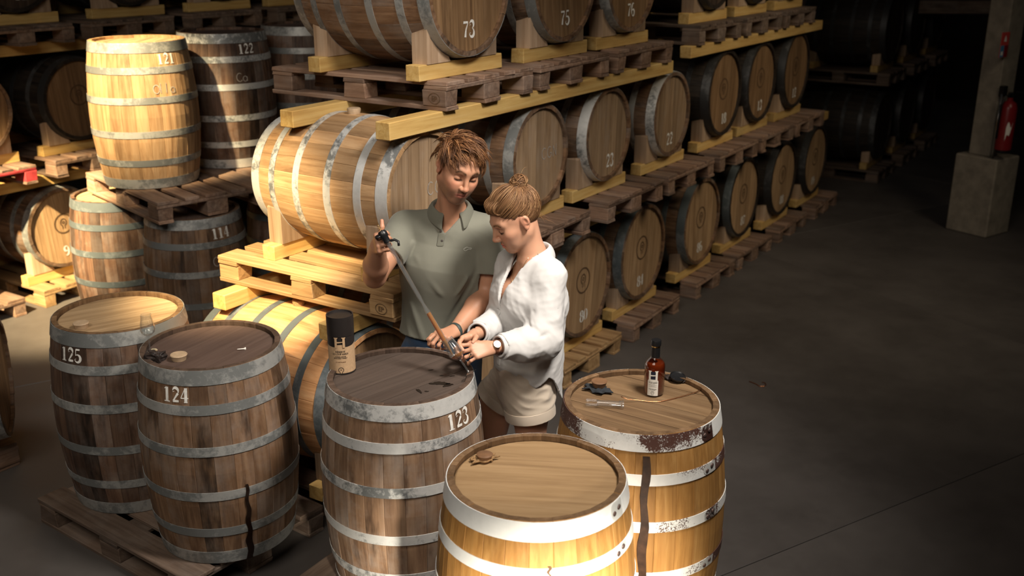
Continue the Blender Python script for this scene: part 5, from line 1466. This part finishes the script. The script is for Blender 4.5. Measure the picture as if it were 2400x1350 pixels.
# ================================================================= the woman
wF, wU = np.array([-.84, -.34, -.50]), np.array([-.05, -.05, 1.0])
wh = pv(1208, 511, 4.30); ws = 1.11
w_neck = pv(1250, 590, 4.33)
w_shL, w_shR = pv(1287, 650, 4.235), pv(1203, 622, 4.48)
w_elL, w_elR = pv(1272, 792, 4.13), pv(1172, 752, 4.36)
w_wrL = pv(1152, 815, 3.965); w_wrR = pv(1108, 787, 4.06)
w_chest, w_pel = pv(1247, 690, 4.34), pv(1232, 875, 4.35)
wfw = nv([-.90, -.43, 0]); wlf = nv([.43, -.90, 0])
wl_d = nv(pv(1098, 822, 3.925)-w_wrL); wl_n = nv([-.08, -.72, .62])
wr_d = nv(pv(1070, 806, 3.975)-w_wrR); wr_n = nv([-.30, .80, .50])
def woman_trunk(bd, T):
    bd.rc(w_pel, w_chest, .125, .125, .05, (wfw, 1.3)); bd.rc(w_chest, w_neck-np.array([0, 0, .06]), .125, .075, .05, (wfw, 1.25))
    bd.rc(w_neck-np.array([0, 0, .06]), w_neck+np.array([0, 0, .0]), .062, .050, .03)
    bd.el(w_chest+wfw*.085+wlf*.065, [.058]*3, .04); bd.el(w_chest+wfw*.085-wlf*.065, [.058]*3, .04)
    for a in (w_shL, w_shR): bd.rc(w_neck-np.array([0, 0, .05]), a, .052, .045, .03)
    bd.rc(T(0, -.030, -.05), w_neck, .047, .050, .025)
    for sx_ in (-1, 1): bd.rc(T(sx_*.042, -.012, -.05), w_neck+wfw*.045-wlf*sx_*.010-np.array([0, 0, .03]), .012, .012, .03)
zcw = w_chest[2]-.06
WLO = np.array([wh[0]-.18, wh[1]-.18, zcw-.02]); WHI = wh+[.17, .19, .18]
hd = Field(WLO, WHI, .0025)
T, wloc, (wR_, wF_, wU_) = head(hd, wh, wF, wU, ws, True)
woman_trunk(hd, T)
hd.plane([0, 0, zcw-.002], [0, 0, -1])
vh, qh = hd.mesh()
bd = Field([-.16, 3.85, .0], [.46, 4.75, 1.52], .0056)
woman_trunk(bd, T)
for a, e, w_ in ((w_shL, w_elL, w_wrL), (w_shR, w_elR, w_wrR)): bd.rc(a, e, .043, .036, .02); bd.rc(e, w_, .039, .0255, .02)
hipL, hipR = pv(1232, 890, 4.275), pv(1204, 890, 4.43)
hemL, hemR = pv(1243, 972, 4.27), pv(1168, 938, 4.44)
for hp, hm_, fx in ((hipL, hemL, 0), (hipR, hemR, 0)):
    kn = hm_+(hm_-hp)*.45; kn[2] = .47; an = np.array([kn[0]+.03, kn[1]+.06, .09])
    bd.rc(hp, hm_, .090, .082, .04); bd.rc(hm_, kn, .082, .055, .02); bd.rc(kn, an, .053, .034, .02); bd.rc(an, an+np.array([-.13, -.06, -.055]), .034, .028, .02)
bd.cutbox([WLO[0]-.2, WLO[1]+.008, zcw+.002], [WHI[0]-.008, WHI[1]-.008, 3])
bd.plane(w_wrL-wl_d*.012, wl_d, 0, w_wrL-.085, w_wrL+.085); bd.plane(w_wrR-wr_d*.012, wr_d, 0, w_wrR-.085, w_wrR+.085)
vb, qb = bd.mesh()
HW = .93
f1 = Field(w_wrL-[.21, .14, .14], w_wrL+[.10, .12, .12], .0018)
f1.rc(w_elL*.4+w_wrL*.6, w_wrL, .034, .0255, .02)
pL, xL2, _, _ = hand(f1, w_wrL, wl_d, wl_n, HW, False, [(18, 30, 18), (26, 26, 16), (34, 44, 30), (30, 40, 30)], (.16, .0, -.10, -.26), ((.55, .55, -.62), (.35, .80, -.55), (.2, .9, -.4)), wrist_r=.024)
f1.plane(w_wrL-wl_d*.030, -wl_d); v1, q1 = f1.mesh()
f2 = Field(w_wrR-[.19, .20, .15], w_wrR+[.11, .12, .12], .0018)
f2.rc(w_elR*.4+w_wrR*.6, w_wrR, .034, .0255, .02)
pR, xR2, _, _ = hand(f2, w_wrR, wr_d, wr_n, HW, True, [(20, 36, 26), (24, 36, 26), (28, 38, 28), (30, 40, 30)], (.08, 0, -.05, -.12), ((.6, .5, -.6), (.3, .85, -.4), (.1, .95, -.3)), wrist_r=.024)
f2.plane(w_wrR-wr_d*.030, -wr_d); v2, q2 = f2.mesh()
V_, Q_ = join([(vh, qh), (vb, qb), (v1, q1), (v2, q2)])
SK_W = (.585, .315, .20)
colr = face_colour(wloc, V_, SK_W, True, (.60, .17, .14), (.22, .11, .05), None)
for pts in (pL, pR):
    for kx in pts.values():
        dist = np.linalg.norm(V_-kx[-1], axis=1); w_ = np.clip(1-dist/.02, 0, 1)[:, None]*.4; colr = colr*(1-w_)+np.array((.66, .28, .19))*w_
woman = ob('person', np_mesh('person_body', V_, Q_, M['skin'], colr))
tag(woman, 'woman in loose white linen shirt and beige shorts holding a tasting glass', 'person')
# hair drawn back into a knot
bun = np.array([0, -.072, .116])
LW = ([-.12, -.07, -.035, -.012, .004, .022, .05, .075, .10], [-.062, -.055, -.030, .022, .040, .030, .052, .076, .09])
E3, C3 = np.array([.0745, .096, .084]), np.array([0, -.014, .038])
vhc, qhc = scalp(wh, (wR_, wF_, wU_), ws, LW, E3, C3, .0065, .0028, bun, .045)
cv = []
def wcol():
    g = rng.uniform()**1.2; c_ = np.array((.14, .068, .030))*(1-g)+np.array((.25, .130, .058))*g
    return c_ if rng.uniform() > .10 else np.array((.42, .25, .12))
nt_ = 0
while nt_ < 1700:
    u = rng.normal(size=3); u /= np.linalg.norm(u); p = C3+u*E3
    zl = np.interp(p[1], *LW)
    if p[2] < zl+.001: continue
    edge = p[2] < zl+.022
    if not edge and rng.uniform() < .45: continue
    nt_ += 1
    L = min(np.linalg.norm(bun-p)*1.25, rng.uniform(.11, .22)); n = 14; wb = rng.uniform(.55, .95); q = p.copy(); pts = []
    lift = rng.uniform(.0, .0012)+(.0016*rng.uniform(0, 1) if p[1] > .045 else 0); sw = rng.normal()*.05+(.06 if p[0] < 0 else -.06)
    for i in range(n):
        e = (q-C3)/E3; r = np.linalg.norm(e); b_ = math.sin(PI*min(1, (i+.3)/(n-1)))
        qs = C3+e/r*(E3+.0065+.0025*rng.uniform()*0+lift*7*b_); pts.append(qs)
        nrm = nv(e/E3); t = bun-qs; t = nv(t-nrm*(t@nrm)); bk = np.array([0, -1, .12 if p[2] > -.01 else .9]); bk = nv(bk-nrm*(bk@nrm)); f_ = wb*max(0, 1-i/(n*.62)); t = t*(1-f_)+bk*f_; q = qs+nv(t)*L/(n-1)
    cv.append((np.array([T(*a) for a in pts]), rng.uniform(.0018, .0042), wcol()))
for k in range(110):                                  # soft roll above the forehead
    x0 = rng.uniform(-.05, .05); p = np.array([x0, .072-abs(x0)*.30, .072+rng.uniform(-.004, .006)]); q = p.copy(); pts = []
    dr = nv(np.array([x0*2, .80, .25])); L = rng.uniform(.07, .09)
    for i in range(12): pts.append(q.copy()); q = q+dr*L/11; dr = nv(dr+np.array([-x0*1.5, -.42, .14 if i < 4 else -.05])+rng.normal(size=3)*.03)
    cv.append((np.array([T(*a) for a in pts]), rng.uniform(.002, .004), wcol()*(1.25 if k % 3 == 0 else 1)))
for k in range(240):                                   # coils of the knot
    a0 = rng.uniform(0, 6.28); ax1 = nv(rng.normal(size=3)*[.5, .5, 1]); ax2 = nv(np.cross(ax1, rng.normal(size=3))); ax3 = np.cross(ax1, ax2); R = rng.uniform(.022, .036); span = rng.uniform(1.8, 4)
    pts = [bun+np.array([0, -.004, .004])+R*(ax2*math.cos(a0+span*i/11)+ax3*math.sin(a0+span*i/11))*np.array([1.05, 1.15, .85]) for i in range(12)]
    cv.append((np.array([T(*a) for a in pts]), rng.uniform(.0025, .006), wcol()))
for k in range(40):                                   # loose wisps
    if k < 18: p = np.array([rng.uniform(-.05, .05), -.088, -.040+rng.uniform(-.01, .02)]); dr = nv([rng.normal()*.4, -.5, -.8]); L = rng.uniform(.03, .08)
    elif k < 30: p = bun+rng.normal(size=3)*.018+np.array([0, -.01, .012]); dr = nv(rng.normal(size=3)+[0, -.5, .8]); L = rng.uniform(.02, .04)
    else: p = np.array([rng.choice([-1, 1])*.068, .02, .045]); dr = nv([0, .2, -.9]); L = rng.uniform(.02, .035)
    q = p.copy(); pts = []
    for i in range(8): pts.append(q.copy()); q = q+dr*L/7; dr = nv(dr+rng.normal(size=3)*.22-np.array([0, 0, .10]))
    cv.append((np.array([T(*a) for a in pts]), .0015, wcol()*1.2))
cv += brows(T, wF_, wU_, hd, ws, (.13, .068, .030), (.02, .012, .008), 45, .0012)
vt, qt, ct = tufts(cv, rng)
vv, qq = join([(vhc, qhc), (vt, qt)]); cc = np.concatenate([np.repeat(np.array([[.125, .060, .026]]), len(vhc), 0), ct])
ob('hair', np_mesh('hair', vv, qq, M['hair'], cc), woman)
# linen shirt
sf = Field([-.17, 3.90, .72], [.44, 4.72, 1.50], .0046)
sf.rc(w_pel-np.array([0, 0, .12]), w_chest, .190, .168, .05, (wfw, 1.22)); sf.rc(w_chest, w_neck-np.array([0, 0, .085]), .168, .105, .06, (wfw, 1.2))
sf.el(w_chest+wfw*.08+wlf*.06, [.075]*3, .06); sf.el(w_chest+wfw*.08-wlf*.06, [.075]*3, .06)
for a in (w_shL, w_shR): sf.rc(w_neck-np.array([0, 0, .062]), a, .054, .068, .04)
sf.rc(w_neck-np.array([0, 0, .07]), w_neck-np.array([0, 0, .02]), .072, .060, .03)
cuffL = w_wrL*.80+w_elL*.20; cuffR = w_wrR*.78+w_elR*.22
sf.rc(w_shL, w_elL, .070, .080, .03); sf.rc(w_elL+np.array([0, 0, -.012]), w_elL*.5+cuffL*.5+np.array([0, 0, -.016]), .078, .070, .03); sf.rc(w_elL*.5+cuffL*.5+np.array([0, 0, -.014]), w_wrL, .068, .044, .02, None, 'add', (cuffL, nv(w_wrL-w_elL)))
sf.rc(w_shR, w_elR, .072, .066, .03); sf.rc(w_elR, w_wrR, .066, .044, .03, None, 'add', (cuffR, nv(w_wrR-w_elR)))
sn1 = ridges(21, 8, 34, 100, (1, 1, .7)); sn2 = ridges(5, 8, 110, 240, (1, 1, .8))
bl = w_elL; fs = []
for k in range(5):
    a = w_elL+np.array([.02-.05*k*.6, -.07, .05-.012*k]); b = a+np.array([-.10, -.02, -.05-.01*k]); fs.append(fold(a, b, .010, .010 if k % 2 else -.009))
for k in range(4):
    a = w_chest+wfw*(.13-.02*k)+wlf*(.06+.03*k)+np.array([0, 0, .02-.03*k]); b = a+wfw*-.10+np.array([0, 0, -.09]); fs.append(fold(a, b, .011, .008 if k % 2 else -.006))
for k in range(4):
    a = w_shL+np.array([-.05, -.06, -.10-.03*k]); b = w_elL+np.array([-.06, -.06, .10-.02*k]); fs.append(fold(a, b, .012, .007 if k % 2 else -.007))
sf.disp(lambda x, y, z: sum(f_(x, y, z) for f_ in fs)+.0062*sn1(x, y, z)+.0022*sn2(x, y, z), .035)
sf.shell(.008)
def ul(x, y): return (x-w_pel[0])*wfw[0]+(y-w_pel[1])*wfw[1], (x-w_pel[0])*wlf[0]+(y-w_pel[1])*wlf[1]
z_f = pv(1130, 876, 4.22)[2]; z_t = pv(1205, 905, 4.19)[2]; z_s = pv(1255, 886, 4.18)[2]; z_b = pv(1305, 940, 4.28)[2]
def hemcut(x, y, z):
    u, l = ul(x, y)
    zh = np.interp(u.ravel() if hasattr(u, 'ravel') else u, [-.22, -.13, -.05, -.02, .04, .10, .20], [z_b, z_b, z_s-.03, z_s, z_t, z_f-.02, z_f]).reshape(u.shape)
    armzone = ((y < w_pel[1]-.14) | (x < w_wrR[0]+.05)) & (z > z_f+.03)
    return np.where(armzone, 1.0, z-zh-.004*np.sin(40*x+30*y))
sf.cutfn(hemcut)
dLc = nv(w_wrL-w_elL); dRc = nv(w_wrR-w_elR)
for c_, u_ in ((cuffL, dLc), (cuffR, dRc)): sf.rc(c_-u_*.03, c_+u_*.05, .038, .038, 0, None, 'cut')
sf.cutfn(lambda x, y, z: np.maximum(np.sqrt((x-w_neck[0])**2+(y-w_neck[1])**2)-.056, -(z-(w_neck[2]-.05))))
vb0 = w_chest[2]-.035; ncx = w_neck
def wvcut(x, y, z):
    h = np.clip((z-vb0)/(w_neck[2]-vb0), 0, 1.2); u = (x-ncx[0])*wfw[0]+(y-ncx[1])*wfw[1]; l = (x-ncx[0])*wlf[0]+(y-ncx[1])*wlf[1]
    return np.maximum(np.maximum(np.abs(l-.008)-.062*h**1.05, -u+.01), vb0-z)
sf.cutfn(wvcut)
vs_, qs_ = sf.mesh()
ob('linen_shirt', np_mesh('linen_shirt', vs_, qs_, M['linen']), woman)
rows = []
for i in range(16):
    zz = vb0-.005+(z_f+.025-vb0)*i/15
    rows.append([surf_dir(sf, np.array([w_pel[0], w_pel[1], zz])+(w_chest-w_pel)*np.array([1, 1, 0])*np.clip((zz-w_pel[2])/(w_chest[2]-w_pel[2]), 0, 1)+wlf*(.010+dx), wfw, .003) for dx in (-.017, -.006, .006, .017)])
strip_obj('placket', rows, 'linen', woman, .003)
collar('collar', w_neck+np.array([0, 0, -.006])-wfw*.004, wfw, .060, .040, -.030, .058, 30, 'linen', woman, .024)
for nm, c0, dd, r in (('cuff', cuffL, dLc, .043), ('cuff', cuffR, dRc, .043)):
    o = ob(nm, lathe([(r, -.020), (r+.004, -.022), (r+.005, .0), (r+.004, .020), (r, .021), (r-.004, .019), (r-.004, -.018)], 40, closed=True, name=nm, mat=M['linen']), woman); o.matrix_world = Matrix.Translation(Vector(c0)) @ basis(dd, (0, 0, 1))
# shorts
kf = Field([-.15, 4.02, .58], [.42, 4.66, 1.02], .0048)
kf.rc(w_pel+np.array([0, 0, .05]), w_pel-np.array([0, 0, .04]), .150, .158, .05, (wfw, 1.15))
kf.rc(hipL, hemL, .112, .114, .04); kf.rc(hipR, hemR, .110, .110, .04)
ck = ridges(31, 6, 60, 150, (.35, .35, 1.6)); kf.disp(lambda x, y, z: .0075*ck(x, y, z)*np.clip((z-hemL[2]-.03)/.05, 0, 1), .02)
kf.shell(.012)
dl = nv(hemL-hipL); dr_ = nv(hemR-hipR)
for hm_, d_ in ((hemL, dl), (hemR, dr_)):
    kf.cutfn(lambda x, y, z, hm_=hm_, d_=d_: np.maximum(-((x-hm_[0])*d_[0]+(y-hm_[1])*d_[1]+(z-hm_[2])*d_[2]), np.sqrt((x-hm_[0])**2+(y-hm_[1])**2+(z-hm_[2])**2)-.16))
kf.cutfn(lambda x, y, z: (hemL[2]-.012)-z+0*x) if False else None
vk, qk = kf.mesh(); ob('shorts', np_mesh('shorts', vk, qk, M['shorts']), woman)
for hm_, d_ in ((hemL, dl), (hemR, dr_)):
    r = .113
    o = ob('shorts_cuff', lathe([(r, -.045), (r+.005, -.044), (r+.007, -.022), (r+.005, .002), (r-.006, .003), (r-.006, -.040)], 48, closed=True, name='shorts_cuff', mat=M['shorts']), woman); o.matrix_world = Matrix.Translation(Vector(hm_)) @ basis(d_, (1, 0, 0))
for hp, hm_ in ((hipL, hemL), (hipR, hemR)):
    kn = hm_+(hm_-hp)*.45; kn[2] = .47; an = np.array([kn[0]+.03, kn[1]+.06, .06])
    s_ = Field(an-[.24, .16, .08], an+[.10, .10, .06], .006); s_.rc(an, an+np.array([-.14, -.065, -.022]), .045, .036, .03); s_.plane([0, 0, .004], [0, 0, -1])
    va_, qa_ = s_.mesh(); ob('shoe', np_mesh('shoe', va_, qa_, M['paper']), woman)
# watch, rings, chain
wc = w_wrL*.985+w_elL*.015-wl_d*.012
ring_obj('watch_strap', wc, wl_d, .0285, .004, 'strap', woman, .014)
wn = nv(wl_n-wl_d*(wl_n@wl_d))
o = ob('watch_case', lathe([(0, 0), (.0165, 0), (.018, .002), (.018, .005), (.0165, .0065), (.0162, .0058), (0, .0058)], 32, name='watch_case', mat=M['gold']), woman); o.matrix_world = Matrix.Translation(Vector(wc+wn*.0265)) @ basis(wn, (0, 0, 1))
o = ob('watch_face', lathe([(0, .0001), (.0160, 0), (.0160, .0012), (0, .0014)], 28, name='watch_face', mat=M['watch_face']), woman); o.matrix_world = Matrix.Translation(Vector(wc+wn*.0326)) @ basis(wn, (0, 0, 1))
pr = np.array(pL[2][0])*.5+np.array(pL[2][1])*.5; rd = np.array(pL[2][1])-np.array(pL[2][0])
ring_obj('ring', pr, rd, .0098, .002, 'gold', woman, .003)
gm = bmesh.new(); bmesh.ops.create_icosphere(gm, subdivisions=1, radius=.0045); o = ob('ring_stone', mesh_of(gm, 'ring_stone', M['steel']), woman); o.location = Vector(pr+wn*.0115)
ck_ = []
for i in range(15):
    t = i/14; a = -PI*.5+PI*t; ck_.append(w_neck+wfw*(.045+.055*math.sin(PI*t))+wlf*(.046*math.cos(PI*t))+np.array([0, 0, -.005-.15*math.sin(PI*t)**1.5]))
ob('necklace', tube(ck_, .0009, 6, 'necklace', M['gold']), woman)

# ================================================================= glass and pipette in their hands
gfoot = Vector(pv(1101, 876, 3.885)); grim = Vector(pv(1047, 794, 3.935)); gax = (grim-gfoot).normalized()
glass('tilted tasting glass with a little whisky in the woman hands', gfoot, basis(gax, (1, 0, 0)), True)
ptop = Vector(pv(894, 543, 4.06)); pbot = Vector(pv(1064, 837, 3.925)); pax = (ptop-pbot).normalized(); PL = (ptop-pbot).length
pp = thing('glass_pipette', 'long glass pipette with amber whisky and black grip, held by the man', 'pipette'); pp.matrix_world = Matrix.Translation(pbot) @ basis(pax, (1, 0, 0))
LQ = PL*.355
ob('glass_tube', lathe([(.0030, 0), (.0036, .010), (.0098, .060), (.0112, .075), (.0112, LQ+.005), (.0095, LQ+.018), (.0062, LQ+.045), (.0092, LQ+.075), (.0092, PL-.02), (.0077, PL-.02), (.0077, LQ+.075), (.0047, LQ+.045), (.0080, LQ+.018), (.0097, LQ+.005), (.0097, .075), (.0083, .061), (.0022, .012), (.0018, 0)], 32, closed=True, name='glass_tube', mat=M['glass_tube']), pp)
ob('whisky', lathe([(0, .013), (.0021, .0125), (.0081, .0612), (.0095, .0755), (.0095, LQ), (0, LQ)], 28, name='whisky', mat=M['whisky']), pp)
ob('black_grip', lathe([(.0095, PL-.052), (.0140, PL-.050), (.0150, PL-.028), (.0190, PL-.022), (.0200, PL-.008), (.0150, PL+.002), (.0095, PL+.004)], 28, closed=True, name='black_grip', mat=M['black_plastic']), pp)
ob('grip_wing', tube([(0, .012, PL-.012), (-.02, .022, PL-.006), (-.034, .010, PL-.008), (-.030, -.008, PL-.014), (-.012, -.012, PL-.016)], .0055, 10, 'grip_wing', M['black_plastic']), pp)
ob('grip_wing', tube([(.012, 0, PL-.05), (.030, .006, PL-.055), (.040, .0, PL-.070), (.034, -.006, PL-.085)], .0055, 10, 'grip_wing', M['black_plastic']), pp)
ob('brass_spring', tube([(.0062*math.cos(k*.8), .0062*math.sin(k*.8), PL+.004+.0011*k) for k in range(24)], .0012, 6, 'brass_spring', M['brass']), pp)
